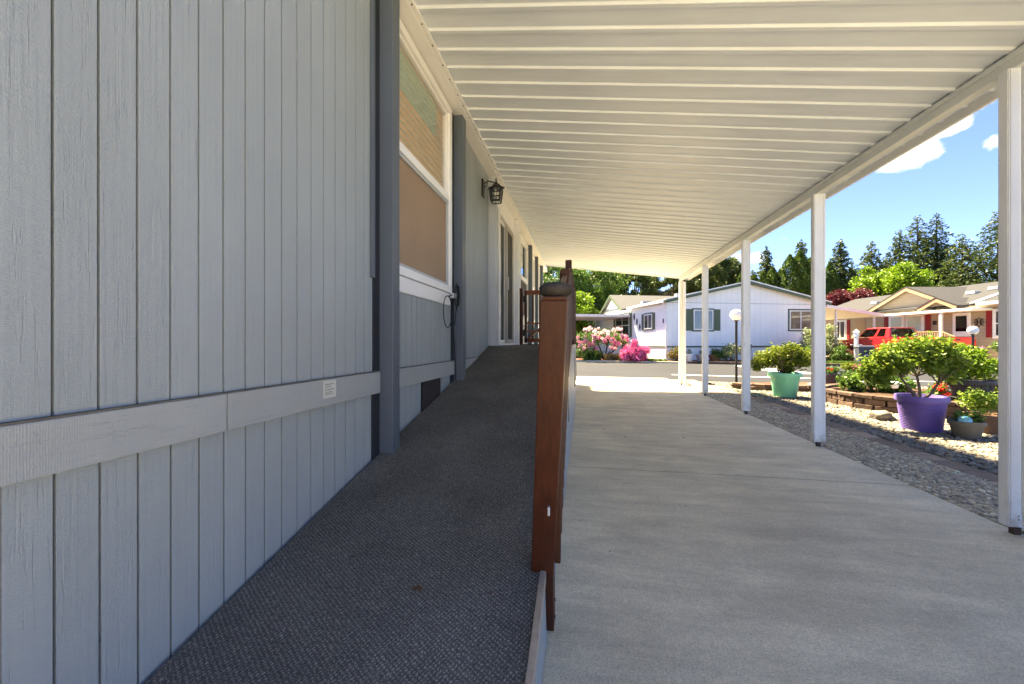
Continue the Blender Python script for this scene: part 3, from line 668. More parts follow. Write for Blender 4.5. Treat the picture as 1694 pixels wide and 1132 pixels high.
# gate across the end of the landing
gt = rp(MB().box(-1.17, -1.12, 7.84, 7.88, 1.20, 2.26), 'gate', M['stain'], bevel=.003)
rp(MB().box(-1.119, -.28, 7.84, 7.88, 2.17, 2.26), 'gate_rail', M['stain_x'], parent=gt, bevel=.003)
rp(MB().box(-1.119, -.28, 7.84, 7.88, 1.215, 1.29), 'gate_rail', M['stain_x'], parent=gt, bevel=.003)
for z in (1.42, 1.58): rp(MB().box(-1.119, -.28, 7.845, 7.875, z, z+.03), 'gate_rail', M['stain_x'], parent=gt)
for i in range(6): rp(MB().box(-1.02+i*.14, -.985+i*.14, 7.882, 7.91, 1.24, 2.2), 'picket', M['stain'], parent=gt)
rp(MB().bar((-1.1, 7.835, 1.28), (-.45, 7.835, 1.85), .03, .05, up=(0, 1, 0)), 'brace', M['stain_x'], parent=gt)
for z in (1.34, 2.02): rp(MB().box(-1.195, -1.13, 7.815, 7.84, z, z+.13), 'hinge', M['black'], parent=gt)
rp(MB().box(-1.29, -1.20, 7.80, 7.89, 1.168, 2.3), 'rail_post', M['stain'])
# rounded field stone on the first post
def blob_stone(name, loc, r, mat, seed=1, sub=3, rough=.12, label=None, cat='stone', rzt=0):
    import bmesh as _b
    bm_ = _b.new(); _b.ops.create_icosphere(bm_, subdivisions=sub, radius=1)
    from mathutils import noise
    for v in bm_.verts:
        d = noise.noise(v.co*1.1+Vector((seed*7, 3, 1)))*rough*2+noise.noise(v.co*3+Vector((seed, 0, 0)))*rough*.5
        v.co *= 1+d; v.co.x *= r[0]; v.co.y *= r[1]; v.co.z *= r[2]
    me = bpy.data.meshes.new(name); bm_.to_mesh(me); bm_.free(); me.materials.append(mat); me.polygons.foreach_set('use_smooth', [True]*len(me.polygons))
    o = bpy.data.objects.new(name, me); link(o); o.location = loc; o.rotation_euler = (0, 0, rzt)
    return tag(o, label, cat)
blob_stone('field_stone', (-.088, 1.295, 1.39), (.056, .05, .0265), M['capstone'], 2, label='smooth dark brown field stone balanced on the nearest ramp railing post')
# wall lantern
lt = empty('wall_lantern', (-1.275, 4.98, 3.22), 0, 'black caged lantern with clear glass on the blue grey wall before the patio door', 'lantern')
MB().box(-.02, 0, -.05, .05, -.11, .12).build('back_plate', M['bronze'], lt, bevel=.008)
MB().tube([(0, 0, .06), (.05, 0, .10), (.09, 0, .085), (.13, 0, .075), (.15, 0, .06), (.16, 0, .03)], .008).build('arm', M['bronze'], lt, smooth=True)
MB().tube([(.0, 0, .02), (.03, 0, .035), (.045, 0, .06), (.035, 0, .085), (.015, 0, .08)], .006).build('scroll', M['bronze'], lt, smooth=True)
MB().lathe([(.012, .12), (.006, .10), (.012, .08), (.02, .06), (.045, .05), (.05, .035), (.11, 0), (.118, -.012), (.06, -.012)], 4, (.16, 0, 0)).build('lantern_roof', M['bronze'], lt)
cg = MB(); w0, w1 = .075, .056; zt, zb = -.014, -.185
for sx, sy in ((-1, -1), (1, -1), (1, 1), (-1, 1)): cg.bar((.16+sx*w0, sy*w0, zt), (.16+sx*w1, sy*w1, zb), .012)
for t in (0, .33, .66, 1):
    w = w0+(w1-w0)*t; z = zt+(zb-zt)*t
    for a, b in (((-1, -1), (1, -1)), ((1, -1), (1, 1)), ((1, 1), (-1, 1)), ((-1, 1), (-1, -1))): cg.bar((.16+a[0]*w, a[1]*w, z), (.16+b[0]*w, b[1]*w, z), .010)
for q in (-.33, .33):
    for sx in (-1, 1):
        cg.bar((.16+sx*w0, q*w0, zt), (.16+sx*w1, q*w1, zb), .004); cg.bar((.16+q*w0, sx*w0, zt), (.16+q*w1, sx*w1, zb), .004)
cg.build('cage', M['black'], lt)
MB().lathe([(.01, -.02), (.014, -.04), (.022, -.075), (.02, -.095), (.004, -.105)], 12, (.16, 0, 0)).build('bulb', M['bulb'], lt, smooth=True)
MB().lathe([(w0*1.25, zt), (w1*1.25, zb)], 4, (.16, 0, 0)).build('pane', M['glass'], lt).rotation_euler = (0, 0, 0)
# cable loops by the window corner
cbl = empty('coaxial_cable', (-1.28, 3.7, .9), 0, 'black cable loop hanging beside the lower window corner and running down the wall', 'cable')
def cpt(y, z, x=.02): return (x, y-3.7, z-.9)
loop = [cpt(3.76+.0*i, 1.72) for i in range(1)]
pts = [cpt(3.80, 1.70), cpt(3.72, 1.69), cpt(3.60, 1.66)]
for a in range(0, 13):
    t = a/12*2*math.pi; pts.append(cpt(3.50-.11*math.sin(t)*1, 1.50+.15*math.cos(t), .03+.01*a/12))
MB().tube(pts, .0045, 7).build('loop', M['cable'], cbl, smooth=True)
MB().tube([cpt(3.78, 1.76, .03), cpt(3.72, 1.80, .05), cpt(3.66, 1.74, .05), cpt(3.70, 1.62, .04), cpt(3.775, 1.56, .03), cpt(3.74, 1.40), cpt(3.69, 1.36), cpt(3.74, 1.20), cpt(3.775, .9), cpt(3.775, .84)], .0045, 7).build('drop_wire', M['cable'], cbl, smooth=True)
MB().tube([cpt(3.79, 1.78, .04), cpt(3.76, 1.68, .06), cpt(3.79, 1.58, .04)], .011, 7).build('cable_bundle', M['cable'], cbl, smooth=True)
B(0, .04, -.03, .04, .75, .80).build('splitter', M['palegrey'], cbl, bevel=.004)
# debris on the carpet
crumbs = []
for _ in range(34):
    yy = random.uniform(.75, 5); crumbs.append((random.uniform(-1.22, -.22), yy, rz(yy)+.002))
for _ in range(20): crumbs.append((random.uniform(0, 2.4), random.uniform(1.6, 9), .002))
big = [(-.62, 1.38, rz(1.38)+.004), (-.60, 1.375, rz(1.38)+.006), (-.61, 1.39, rz(1.38)+.004), (.52, 5.2, .004), (1.25, 5.3, .004), (.28, 5.6, .004)]
m = MB()
for p in crumbs+big:
    s_ = random.uniform(.003, .007) if p not in big else .013; a = random.random()*6.28
    m.add([(p[0]+s_*math.cos(a+k_*2.1)*(1+.5*random.random()), p[1]+s_*math.sin(a+k_*2.1), p[2]+.3*s_*random.random()) for k_ in range(3)]+[(p[0], p[1], p[2]+s_*.7)], [(0, 1, 2), (0, 1, 3), (1, 2, 3), (2, 0, 3)])
tag(m.build('leaf_litter', plain('dry_leaf_bits', (.12, .055, .025), .9)), 'tiny dry brown leaf bits scattered on carpet and concrete', 'litter', kind='stuff')
#@@PART2@@
# ================================================================== GARDEN IN FRONT
def pot(name, r0, r1, h, mat, soil, parent, rim=.06, rings=0, n=36, lip=.02):
    pr = [(r0*.97, 0), (r0, .01)]
    if rings:
        for i in range(rings):
            t0, t1 = i/rings, (i+.5)/rings; z0_, z1_ = .03+(h-rim-.05)*t0, .03+(h-rim-.05)*t1
            ra, rb = r0+(r1-lip-r0)*z0_/h, r0+(r1-lip-r0)*z1_/h; pr += [(ra+.004, z0_), (rb+.004, z1_-.002), (rb-.003, z1_+.001)]
    pr += [(r0+(r1-lip-r0)*(h-rim)/h, h-rim-.004), (r1-.003, h-rim), (r1, h-rim+.01), (r1, h-.012), (r1-.004, h), (r1-.022, h), (r1-.028, h-.02), (r1-.05, h-.07)]
    MB().lathe(pr, n).build(name, mat, parent, smooth=True)
    MB().lathe([(r1-.048, h-.09), (r1-.046, h-.065), (r1*.5, h-.045), (.001, h-.04)], 20).build('soil', soil, parent, smooth=True)
def twigs(m, base, tips, r=.012, wob=.04):
    for t in tips:
        b = Vector(base); t = Vector(t); mid = b.lerp(t, .5)+Vector((random.uniform(-wob, wob), random.uniform(-wob, wob), random.uniform(-wob, wob)*.5)); m.tube([b, b.lerp(mid, .5), mid, mid.lerp(t, .5), t], [r, r*.8, r*.6, r*.4, r*.15], 6)
def crown(name, cs, rs, n, size, mat, parent, aspect=.55, up=.3, droop=0):
    V, F = leaves(clusters(cs, rs, n), size, aspect, up, droop); return fast(name, V, F, mat, parent)
M['lf_mint'] = leaf('yellow_green_leaf', (.09, .13, .014), (.15, .20, .022), (.25, .28, .045))
M['lf_purple'] = leaf('lime_tipped_leaf', (.085, .15, .018), (.15, .25, .028), (.30, .36, .07))
M['lf_mid'] = leaf('mid_green_leaf', (.04, .085, .015), (.075, .15, .025), (.13, .22, .04))
M['lf_dark'] = leaf('dark_green_leaf', (.028, .045, .013), (.05, .078, .02), (.085, .125, .03))
M['lf_red'] = leaf('purple_red_leaf', (.05, .010, .016), (.11, .018, .028), (.17, .03, .04))
M['lf_lime'] = leaf('bright_maple_leaf', (.09, .17, .012), (.15, .26, .02), (.22, .33, .035))
M['lf_rust'] = leaf('rust_green_leaf', (.10, .075, .018), (.17, .10, .022), (.10, .14, .03))
M['lf_variegated'] = leaf('variegated_leaf', (.07, .13, .03), (.22, .27, .09), (.62, .60, .42))
M['petal_pink'] = leaf('pink_petal', (.62, .14, .28), (.78, .28, .42), (.85, .5, .6), .25)
M['petal_pale'] = leaf('pale_pink_petal', (.75, .42, .45), (.85, .62, .60), (.88, .76, .70), .25)
M['petal_hot'] = leaf('hot_pink_petal', (.72, .07, .28), (.82, .14, .38), (.88, .3, .5), .25)
M['petal_red'] = leaf('red_petal', (.5, .01, .012), (.65, .02, .02), (.7, .05, .03), .2)
M['petal_violet'] = leaf('violet_petal', (.5, .18, .45), (.62, .28, .58), (.7, .4, .66), .2)
M['bark'] = plain('grey_brown_bark', (.16, .12, .085), .9, .1, var=.3, sc=14, bump=.004)
M['barkd'] = plain('dark_bark', (.06, .045, .035), .9, .1, var=.3, sc=8, bump=.01)
M['mintpot'] = plain('mint_green_plastic', (.22, .70, .42), .42, .35, var=.05, sc=3)
M['purplepot'] = plain('purple_plastic', (.15, .10, .33), .42, .35, var=.06, sc=3)
M['darkpot'] = plain('charcoal_planter', (.035, .038, .048), .55, .3, var=.15, sc=8)
M['greypot'] = plain('taupe_planter', (.10, .095, .085), .6, .3, var=.12, sc=10)
M['terra'] = plain('brown_clay_planter', (.17, .095, .06), .7, .2, var=.15, sc=8)
M['bluepot'] = plain('cobalt_glazed_pot', (.015, .05, .28), .2, .5, var=.1)

# mint pot with spreading shrub
t = empty('potted_shrub', (4.42, 9.70, -.01), 0, 'mint green round pot with wide spreading yellow green shrub on the gravel', 'potted plant')
pot('pot', .215, .325, .55, M['mintpot'], M['soil'], t, rim=.09, lip=.035)
m = MB(); tips = [(random.uniform(-.5, .5), random.uniform(-.4, .4), random.uniform(.8, 1.05)) for _ in range(16)]; twigs(m, (0, 0, .5), tips, .018); m.build('branches', M['bark'], t, smooth=True)
cs = [(-.50, 0, .78), (-.40, .1, .88), (-.25, -.1, .95), (-.1, .1, 1.0), (.08, -.05, 1.05), (.22, .1, .98), (.38, 0, .90), (.52, -.05, .85), (.05, 0, .82), (-.3, 0, .76), (.3, -.1, .8), (0, 0, .66), (.06, -.05, .60), (.63, .05, .82), (-.58, -.02, .66)]
crown('foliage', cs, [.16, .17, .17, .17, .17, .17, .17, .14, .2, .14, .16, .13, .10, .09, .10], 9000, .052, M['lf_mint'], t)
for x in (.19, -.18): o = MB().lathe([(.001, -.035), (.025, -.025), (.035, 0), (.025, .025), (.001, .035)], 12).build('glass_bead', M['bluepot'], t, smooth=True); o.location = (x, -.14, .545)
# purple ribbed pot with multi stem shrub
t = empty('potted_shrub', (4.60, 6.36, -.01), 0, 'purple ribbed round pot with multi stemmed lime green shrub beside the block bed', 'potted plant')
pot('pot', .200, .275, .49, M['purplepot'], M['soil'], t, rim=.075, rings=16, lip=.022)
m = MB()
for a, b in (((-.05, 0, .43), (-.22, .02, .72)), ((.02, 0, .43), (.16, -.05, .66)), ((0, .03, .43), (.02, .1, .75))):
    m.tube([a, Vector(a).lerp(Vector(b), .5)+Vector((.015, 0, -.01)), b], [.022, .018, .014], 8)
    twigs(m, b, [Vector(b)+Vector((random.uniform(-.3, .3), random.uniform(-.2, .2), random.uniform(.1, .35))) for _ in range(9)], .010, .03)
m.build('branches', M['bark'], t, smooth=True)
cs = [(-.60, .05, .74), (-.5, -.05, .70), (-.62, 0, .86), (-.42, .1, .78), (.33, 0, .76), (-.52, .05, .95), (-.42, 0, 1.05), (-.25, .05, 1.13), (-.08, 0, 1.18), (.10, .05, 1.17), (.26, 0, 1.15), (.40, .05, 1.02), (-.55, 0, .80), (-.30, -.05, .95), (0, 0, 1.0), (.25, .05, .95), (-.2, .1, .86), (.1, -.05, .90), (.42, .0, .86), (-.42, .08, .86), (.52, .05, .94)]
crown('foliage', cs, [.11, .10, .12, .12, .11, .13, .15, .15, .14, .15, .14, .14, .09, .16, .17, .16, .13, .12, .10, .12, .09], 8500, .055, M['lf_purple'], t, .5)
o = MB(); 
# raised bed of retaining blocks, two courses and cap
def ellipse_pt(c, ra, rb, a): return (c[0]+ra*math.cos(a), c[1]+rb*math.sin(a))
bed = empty('retaining_wall', C(7.75, 7.5, 0), TH, 'curved low wall of rust brown blocks behind the purple pot', 'retaining wall')
def courses(root, c, ra, rb, a0, a1, rows, bl=.30, cap=.075):
    per = .5*(ra+rb)
    for r_, (z0, z1, out) in enumerate(rows):
        n_ = max(3, int(abs(a1-a0)*per/bl)); sh = .5*(r_ % 2)
        for i in range(n_):
            a = a0+(a1-a0)*(i+sh+.5)/n_; p = ellipse_pt((0, 0), ra+out, rb+out, a); tx, ty = -(ra)*math.sin(a), rb*math.cos(a); ang = math.atan2(ty, tx)
            L_ = abs(a1-a0)*per/n_*.97
            o = B(-L_/2, L_/2, -.085, .085, z0, z1-.004).build('block', M['block'], root, bevel=.012)
            o.location = (p[0], p[1], 0); o.rotation_euler = (0, 0, ang+random.uniform(-.04, .04)); o.location.x += random.uniform(-.006, .006); o.location.z = random.uniform(-.002, .003)
courses(bed, (0, 0), 1.38, 1.46, R(90), R(375), [(-.02, .10, 0), (.10, .205, -.01), (.207, .275, .012)])
MB().lathe([(1.36, .05), (1.34, .22), (.9, .26), (.001, .28)], 40).build('soil', M['soil'], bed, smooth=True)
bed2 = empty('retaining_wall', C(8.05, 10.55, 0), TH, 'low rust brown block edging beside the road under the two charcoal planters', 'retaining wall')
for i in range(16):
    a = R(200)+i*R(140)/15; x = 2.1*math.cos(a); y_ = .95*math.sin(a)
    tx, ty = -2.1*math.sin(a), .95*math.cos(a)
    for z0, z1 in ((-.02, .085), (.087, .155)):
        o = B(-.155, .155, -.08, .08, z0, z1).build('block', M['block'], bed2, bevel=.012); o.location = (x-.15+random.uniform(-.01, .01), y_, 0); o.rotation_euler = (0, 0, math.atan2(ty, tx)+random.uniform(-.03, .03))
MB().prism([(2.0*math.cos(R(a)), .9*math.sin(R(a))) for a in range(190, 351, 10)]+[(2.0, .25), (-2.0, .25)], -.02, .11).build('soil', M['mulchred'], bed2)
blob_stone('boulder', (4.62, 7.10, .05), (.14, .12, .105), M['boulder'], 3, rough=.22, label='rounded grey brown boulder at the foot of the block wall', cat='rock')
blob_stone('boulder', C(6.38, 10.0, .05), (.36, .15, .09), plain('red_brown_rock', (.14, .075, .055), .85, .2, var=.3, sc=9, bump=.01), 5, rough=.16, label='long low red brown rock left of the mint pot', cat='rock', rzt=TH)
blob_stone('boulder', C(7.75, 10.1, .13), (.16, .1, .04), plain('pinkish_stone', (.42, .33, .3), .85, .2, var=.2, sc=9), 8, rough=.1, label='flat pale pink stone on the road side block edging', cat='rock', rzt=TH)
blob_stone('boulder', C(7.55, 5.75, .12), (.2, .14, .14), M['boulder'], 9, rough=.2, label='grey boulder behind the terracotta planter at the right', cat='rock')
# planters on the low edging
def small_plant(label, loc, r0, r1, h, pm_, lm, pr, hh, n, leafs=.035, grp=None, flower=None, rz_=0, square=False, cat='potted plant'):
    t = empty('potted_plant', loc, rz_, label, cat, grp)
    pot('pot', r0, r1, h, pm_, M['soil'], t, rim=.05, n=4 if square else 24, lip=.012)
    cs = [(random.uniform(-pr, pr)*.7, random.uniform(-pr, pr)*.7, h+hh*random.uniform(.15, .8)) for _ in range(9)]
    crown('foliage', cs, [pr*.5]*9, n, leafs, lm, t)
    if flower:
        fm, nf, fr = flower
        crown('blossoms', [(random.uniform(-pr, pr)*.8, random.uniform(-pr, pr)*.8, h+hh*random.uniform(.6, 1)) for _ in range(nf)], [fr]*nf, nf*36, .03, fm, t)
    return t
small_plant('charcoal round planter with small red flowering plant by the second post from camera', C(8.35, 10.25, .1), .15, .215, .30, M['darkpot'], M['lf_mid'], .16, .14, 900, .05, flower=(M['petal_red'], 4, .03))
small_plant('charcoal oval planter with lime foliage and pink flowers near the road', C(9.5, 11.0, .08), .24, .34, .30, M['darkpot'], M['lf_mint'], .2, .2, 1300, .05, flower=(M['petal_hot'], 6, .05))
# charcoal tub with scrolled wire stand on the raised bed
t = empty('potted_shrub', C(7.58, 6.5, .27), 0, 'wide charcoal tub with bushy lime shrub in a scrolled wire stand', 'potted plant')
pot('pot', .22, .29, .33, M['darkpot'], M['soil'], t, rim=.06, lip=.012)
m = MB()
for k_ in range(10):
    a0 = k_*math.pi/5
    for sg in (1, -1):
        pts = []
        for i in range(15):
            t__ = i/14*2.3*math.pi; rr_ = .075*(1-i/18); pts.append((.285*math.cos(a0+sg*rr_*math.cos(t__)/.28), .285*math.sin(a0+sg*rr_*math.cos(t__)/.28), .165+.08*sg+rr_*math.sin(t__)))
        m.tube(pts, .006, 5)
for z in (.04, .35): m.tube([(.296*math.cos(a), .296*math.sin(a), z) for a in [i*math.pi/12 for i in range(25)]], .007, 5)
m.build('wire_stand', M['black'], t)
cs = [(-.25, 0, .52), (-.1, 0, .62), (.02, 0, .74), (-.08, .05, .85), (.1, .05, .6), (.3, 0, .55), (.42, -.05, .5), (-.35, 0, .5), (.0, -.1, .5), (-.12, 0, .72), (.5, 0, .62)]
crown('foliage', cs, [.17, .17, .14, .09, .16, .14, .1, .12, .18, .13, .09], 8000, .045, M['lf_lime'], t)
# little grey bowl with blue ball, terracotta planter
t = small_plant('small taupe pot holding a blue ornament ball and sparse sprigs', (4.77, 5.92, -.01), .115, .17, .235, M['greypot'], M['lf_mid'], .13, .14, 420, .04)
o = MB().lathe([(.001, -.065), (.04, -.052), (.062, -.02), (.065, 0), (.06, .025), (.04, .052), (.001, .065)], 18).build('ornament_ball', Mt('sky_blue_swirled_ball', (.10, .35, .48), .3, .5).shade(Mt.noise, 1, 1).m if False else plain('sky_blue_swirled_ball', (.10, .36, .50), .3, .5, var=.45, sc=28), t, smooth=True); o.location = (-.07, -.07, .245)
small_plant('brown clay planter with yellow green trailing plant beside the near right post', (5.36, 6.36, -.01), .18, .225, .26, M['terra'], M['lf_purple'], .24, .34, 900, .045)
# shrubs and flowers growing in the raised bed
def shrub(name, loc, cs, rs, n, size, mat, label, cat='shrub', stems=True, bark=None, aspect=.55, grp=None):
    t = empty(name, loc, 0, label, cat, grp)
    if stems:
        m = MB(); top = [c for c in cs]
        twigs(m, (0, 0, 0), [Vector(c)*.95 for c in random.sample(list(top), min(7, len(top)))], .015+.012*max(rs), .05); m.build('stems', bark or M['bark'], t)
    crown('foliage', cs, rs, n, size, mat, t, aspect); return t
def mound(rx, ry, z0, z1, n):
    out = []
    for _ in range(n):
        a = random.random()*6.28; q = random.random()**.5; out.append((rx*q*math.cos(a), ry*q*math.sin(a), z0+(z1-z0)*random.random()*(1-q*q*.6)))
    return out
shrub('leafy_shrub', C(7.15, 7.7, .24), mound(.50, .45, .08, .42, 20), [.14]*20, 3600, .07, M['lf_mid'], 'bright green broad leaved shrub spreading inside the curved block bed')
shrub('leafy_shrub', C(8.55, 7.3, .24), mound(.4, .4, .1, .3, 14), [.14]*14, 2200, .06, M['lf_mint'], 'low lime green plant at the right end of the block bed')
t = empty('geranium', C(7.35, 6.75, .22), 0, 'red flowered geranium behind the purple pot', 'flowers')
crown('foliage', mound(.22, .15, .05, .2, 8), [.09]*8, 700, .06, M['lf_mid'], t)
for p in ((-.12, -.1, .24), (-.03, -.05, .20), (.10, 0, .27), (.18, -.1, .18), (.04, -.12, .12), (.24, 0, .12)):
    fl = crown('flower_cluster', [(0, 0, 0)], [.055], 60, .035, M['petal_red'], t); fl.location = p
# solar path lights
def solar(loc, label, h=.42):
    t = empty('path_light', loc, 0, label, 'garden light')
    MB().tube([(0, 0, 0), (0, 0, h-.1)], .008).build('stake', M['black'], t)
    MB().lathe([(.035, h-.1), (.05, h-.085), (.058, h-.02), (.05, h-.015)], 16).build('lens', M['globe'], t, smooth=True)
    MB().lathe([(.09, h-.016), (.092, h-.01), (.05, h+.015), (.001, h+.02)], 20).build('cap', M['palegrey'], t, smooth=True)
solar(C(6.62, 6.8, .2), 'small solar path light with pale cap beside the purple pot', .32)
solar(C(6.85, 7.6, .18), 'dark stake light at left end of curved block bed', .28)
# lamp posts
def lamppost(loc, h, gr, label, r=.035, pm_=None):
    t = empty('lamp_post', loc, 0, label, 'lamp post')
    MB().lathe([(r*1.7, 0), (r*1.7, .03), (r, .06), (r*.95, h-gr*1.1), (r*1.8, h-gr*1.0), (r*2.1, h-gr*.86)], 14).build('pole', pm_ or M['black'], t, smooth=True)
    pr = [(gr*math.sin(R(a)), -gr*math.cos(R(a))) for a in range(12, 180, 12)]+[(.001, gr)]
    MB().lathe([(a, b+h) for a, b in pr], 24).build('globe', M['globe'], t, smooth=True)
lamppost(C(6.48, 11.35, -.02), 2.02, .165, 'black lamp post with white globe standing in the gravel yard near the road')
lamppost(C(5.55, 26.3, .075), 1.75, .19, 'black lamp post with white globe in front of pink rhododendron', .045)
lamppost(C(21.0, 17.9, .07), 1.68, .19, 'black lamp post with white globe behind the red truck tailgate', .045)
t = empty('post_lantern', C(18.75, 21.4, .07), TH, 'slim white post with small peaked lantern cap behind the wheeled bin', 'lamp post')
B(-.065, .065, -.065, .065, 0, 1.45).build('post', M['white'], t, bevel=.01)
B(-.11, .11, -.11, .11, 1.451, 1.49).build('collar', M['white'], t, bevel=.008)
B(-.08, .08, -.08, .08, 1.491, 1.66).build('lantern', M['globe'], t, bevel=.01)
MB().lathe([(.20, 1.661), (.20, 1.69), (.02, 1.84), (.001, 1.86)], 4).build('cap', M['white'], t)
B(-.3, .3, -.02, .02, .98, 1.02).build('crossarm', M['white'], t)
# wheeled bin
t = empty('wheeled_bin', C(18.2, 20.3, .07), TH-R(25), 'grey blue wheeled rubbish bin at the far kerb in front of red truck', 'bin')
bm_ = plain('grey_blue_plastic', (.055, .062, .085), .5, .35, var=.08)
MB().hexa([(-.25, -.25, .06), (.25, -.25, .06), (.25, .28, .06), (-.25, .28, .06)], [(-.32, -.33, .88), (.32, -.33, .88), (.32, .36, .88), (-.32, .36, .88)]).build('body', bm_, t, bevel=.02)
MB().hexa([(-.35, -.37, .883), (.35, -.37, .883), (.35, .42, .883), (-.35, .42, .883)], [(-.30, -.30, .97), (.30, -.30, .97), (.30, .38, .97), (-.30, .38, .97)]).build('lid', bm_, t, bevel=.02)
B(-.12, .12, -.315, -.292, .35, .62).build('recess', M['black'], t); B(-.08, .08, -.322, -.3155, .47, .50).build('label_plate', M['white'], t)
for x in (-.3, .3): MB().tube([(x-.03, .3, .1), (x+.03, .3, .1)], .1, 14).build('wheel', M['black'], t)
MB().tube([(-.28, .47, .9), (.28, .47, .9)], .018).build('handle', bm_, t)

# ================================================================== WHITE HOUSE ACROSS THE ROAD
M['wsiding'] = Mt('white_grooved_siding', (.82, .82, .83), .6, .25); k = M['wsiding']
w_ = k.wave(k.coord('Object', (1, 1, 0)), 1.55, 0, 0, 1, direction='DIAGONAL'); k.setcol(k.mix(k.ramp(w_, [(.0, (1, 1, 1)), (.03, (0, 0, 0))]), (.82, .82, .83), (.73, .73, .745))); k.shade(k.noise(k.pos(), .8, 5), .94, 1.05); M['wsiding'] = k.m
M['green'] = plain('sage_green_trim', (.085, .115, .07), .5, .3); M['wtrim'] = plain('white_trim', (.72, .72, .72), .45, .3)
M['lroof'] = plain('pale_grey_shingle', (.10, .10, .10), .9, .1, var=.14, sc=14, bump=.01)
wh = empty('white_house', C(9.65, 24.5, .075), TH+R(8), 'white one storey house with sage green trim and low gable across the road', 'house')
def part(m, name, mat, parent=wh, **k): return m.build(name, mat, parent, **k)
HL, HE, HR = 11.0, 3.74, 4.93
m = MB().prism_y([(0, 0), (HL, 0), (HL, HE), (HL/2, HR), (0, HE)], 0, 16)
part(m, 'wall', M['wsiding'])
for s_ in (0, 1):
    xa, xb = (-.32, HL/2) if not s_ else (HL+.32, HL/2); za = HE-.07
    part(MB().add([(xa, -.35, za), (xb, -.35, HR+.02), (xb, 16.3, HR+.02), (xa, 16.3, za), (xa, -.35, za+.09), (xb, -.35, HR+.11), (xb, 16.3, HR+.11), (xa, 16.3, za+.09)], [(3, 2, 1, 0), (4, 5, 6, 7), (0, 1, 5, 4), (1, 2, 6, 5), (2, 3, 7, 6), (3, 0, 4, 7)]), 'roof', M['lroof'])
    part(MB().add([(xa, -.39, za-.13), (xb, -.39, HR-.10), (xb, -.352, HR-.10), (xa, -.352, za-.13), (xa, -.39, za+.05), (xb, -.39, HR+.07), (xb, -.352, HR+.07), (xa, -.352, za+.05)], [(3, 2, 1, 0), (4, 5, 6, 7), (0, 1, 5, 4), (1, 2, 6, 5), (2, 3, 7, 6), (3, 0, 4, 7)]), 'rake_board', M['green'])
    part(MB().add([(xa, -.40, za+.052), (xb, -.40, HR+.072), (xb, -.352, HR+.072), (xa, -.352, za+.052), (xa, -.40, za+.12), (xb, -.40, HR+.14), (xb, -.352, HR+.14), (xa, -.352, za+.12)], [(3, 2, 1, 0), (4, 5, 6, 7), (0, 1, 5, 4), (1, 2, 6, 5), (2, 3, 7, 6), (3, 0, 4, 7)]), 'drip_edge', M['wtrim'])
part(MB().box(-.42, -.33, -.3, 5, HE-.16, HE-.01), 'gutter', M['wtrim'], bevel=.01)
part(MB().tube([(-.36, -.2, HE-.12), (-.30, -.15, HE-.35), (-.07, -.07, HE-.5), (-.06, -.06, .1)], .045, 8), 'downspout', M['wtrim'])
part(MB().box(-.01, HL+.01, -.03, -.002, .80, .90), 'belt_trim', M['green']); part(MB().box(-.03, -.002, 0, 4.8, .80, .90), 'belt_trim', M['green'])
part(MB().box(-.03, -.002, 4.85, 4.95, .3, HE-.1), 'corner_trim', M['green']); part(MB().box(-.03, -.002, 4.7, 4.84, .3, HE-.1), 'corner_board', M['wtrim'])
part(MB().box(-.001, HL, -.015, -.001, 3.60, 3.635), 'panel_joint', M['palegrey']); part(MB().tube([(HL/2-.35, -.04, 3.6), (HL/2-.35, -.04, 4.75)], .04), 'vent_pipe', M['wtrim'])
def hwin(x0, x1, z0, z1, shut=None, face='front', bars=1, house=wh, fr=M['wtrim'], outer=M['green'], shm=M['green'], gl=M['darkglass'], off=0, cross=False, inner=None):
    def bx(a0, a1, d0, d1, c0, c1):
        return MB().box(a0, a1, off-d1, off-d0, c0, c1) if face == 'front' else MB().box(off-d1, off-d0, a0, a1, c0, c1)
    w = bx(x0-.09, x1+.09, .003, .03, z0-.09, z1+.09).build('window', outer, house, bevel=.004)
    f = MB()
    for a0, a1, c0, c1 in ((x0, x0+.07, z0, z1), (x1-.07, x1, z0, z1), (x0+.07, x1-.07, z1-.07, z1), (x0+.07, x1-.07, z0, z0+.07)):
        q = bx(a0, a1, .031, .06, c0, c1); f.add(q.v, q.f)
    for i in range(bars):
        xm = x0+(x1-x0)*(i+1)/(bars+1); q = bx(xm-.03, xm+.03, .031, .055, z0+.07, z1-.07); f.add(q.v, q.f)
    if cross: zm = (z0+z1)/2; q = bx(x0+.07, x1-.07, .031, .058, zm-.03, zm+.03); f.add(q.v, q.f)
    f.build('frame', fr, w)
    bx(x0+.07, x1-.07, .031, .036, z0+.07, z1-.07).build('blind', inner or plain('grey_blind', (.16, .155, .16), .6, var=.1), w)
    bx(x0+.07, x1-.07, .040, .044, z0+.07, z1-.07).build('pane', M['glass'], w)
    if shut:
        for a, b in shut:
            s_ = bx(a, b, .003, .05, z0-.04, z1+.04).build('shutter', shm, house, bevel=.006)
            n_ = 10
            q = MB()
            for i in range(n_):
                zz = z0+.03+(z1-z0-.06)*i/n_; z_ = bx(a+.05, b-.05, .051, .058, zz, zz+(z1-z0)/n_*.5); q.add(z_.v, z_.f)
            q.build('louvre', shm, s_)
    return w
mauve = plain('mauve_grey_blind', (.13, .11, .12), .6, var=.15, sc=5); tanb = plain('tan_blind', (.26, .18, .13), .6, var=.15, sc=5)
hwin(1.78, 3.12, 1.90, 3.18, [(1.22, 1.66), (3.24, 3.62)], inner=mauve)
hwin(8.55, 10.2, 1.93, 3.22, inner=tanb)
hwin(1.78, 2.92, 2.02, 3.05, [(1.45, 1.66), (3.04, 3.3)], face='side', inner=M['roomdark'])
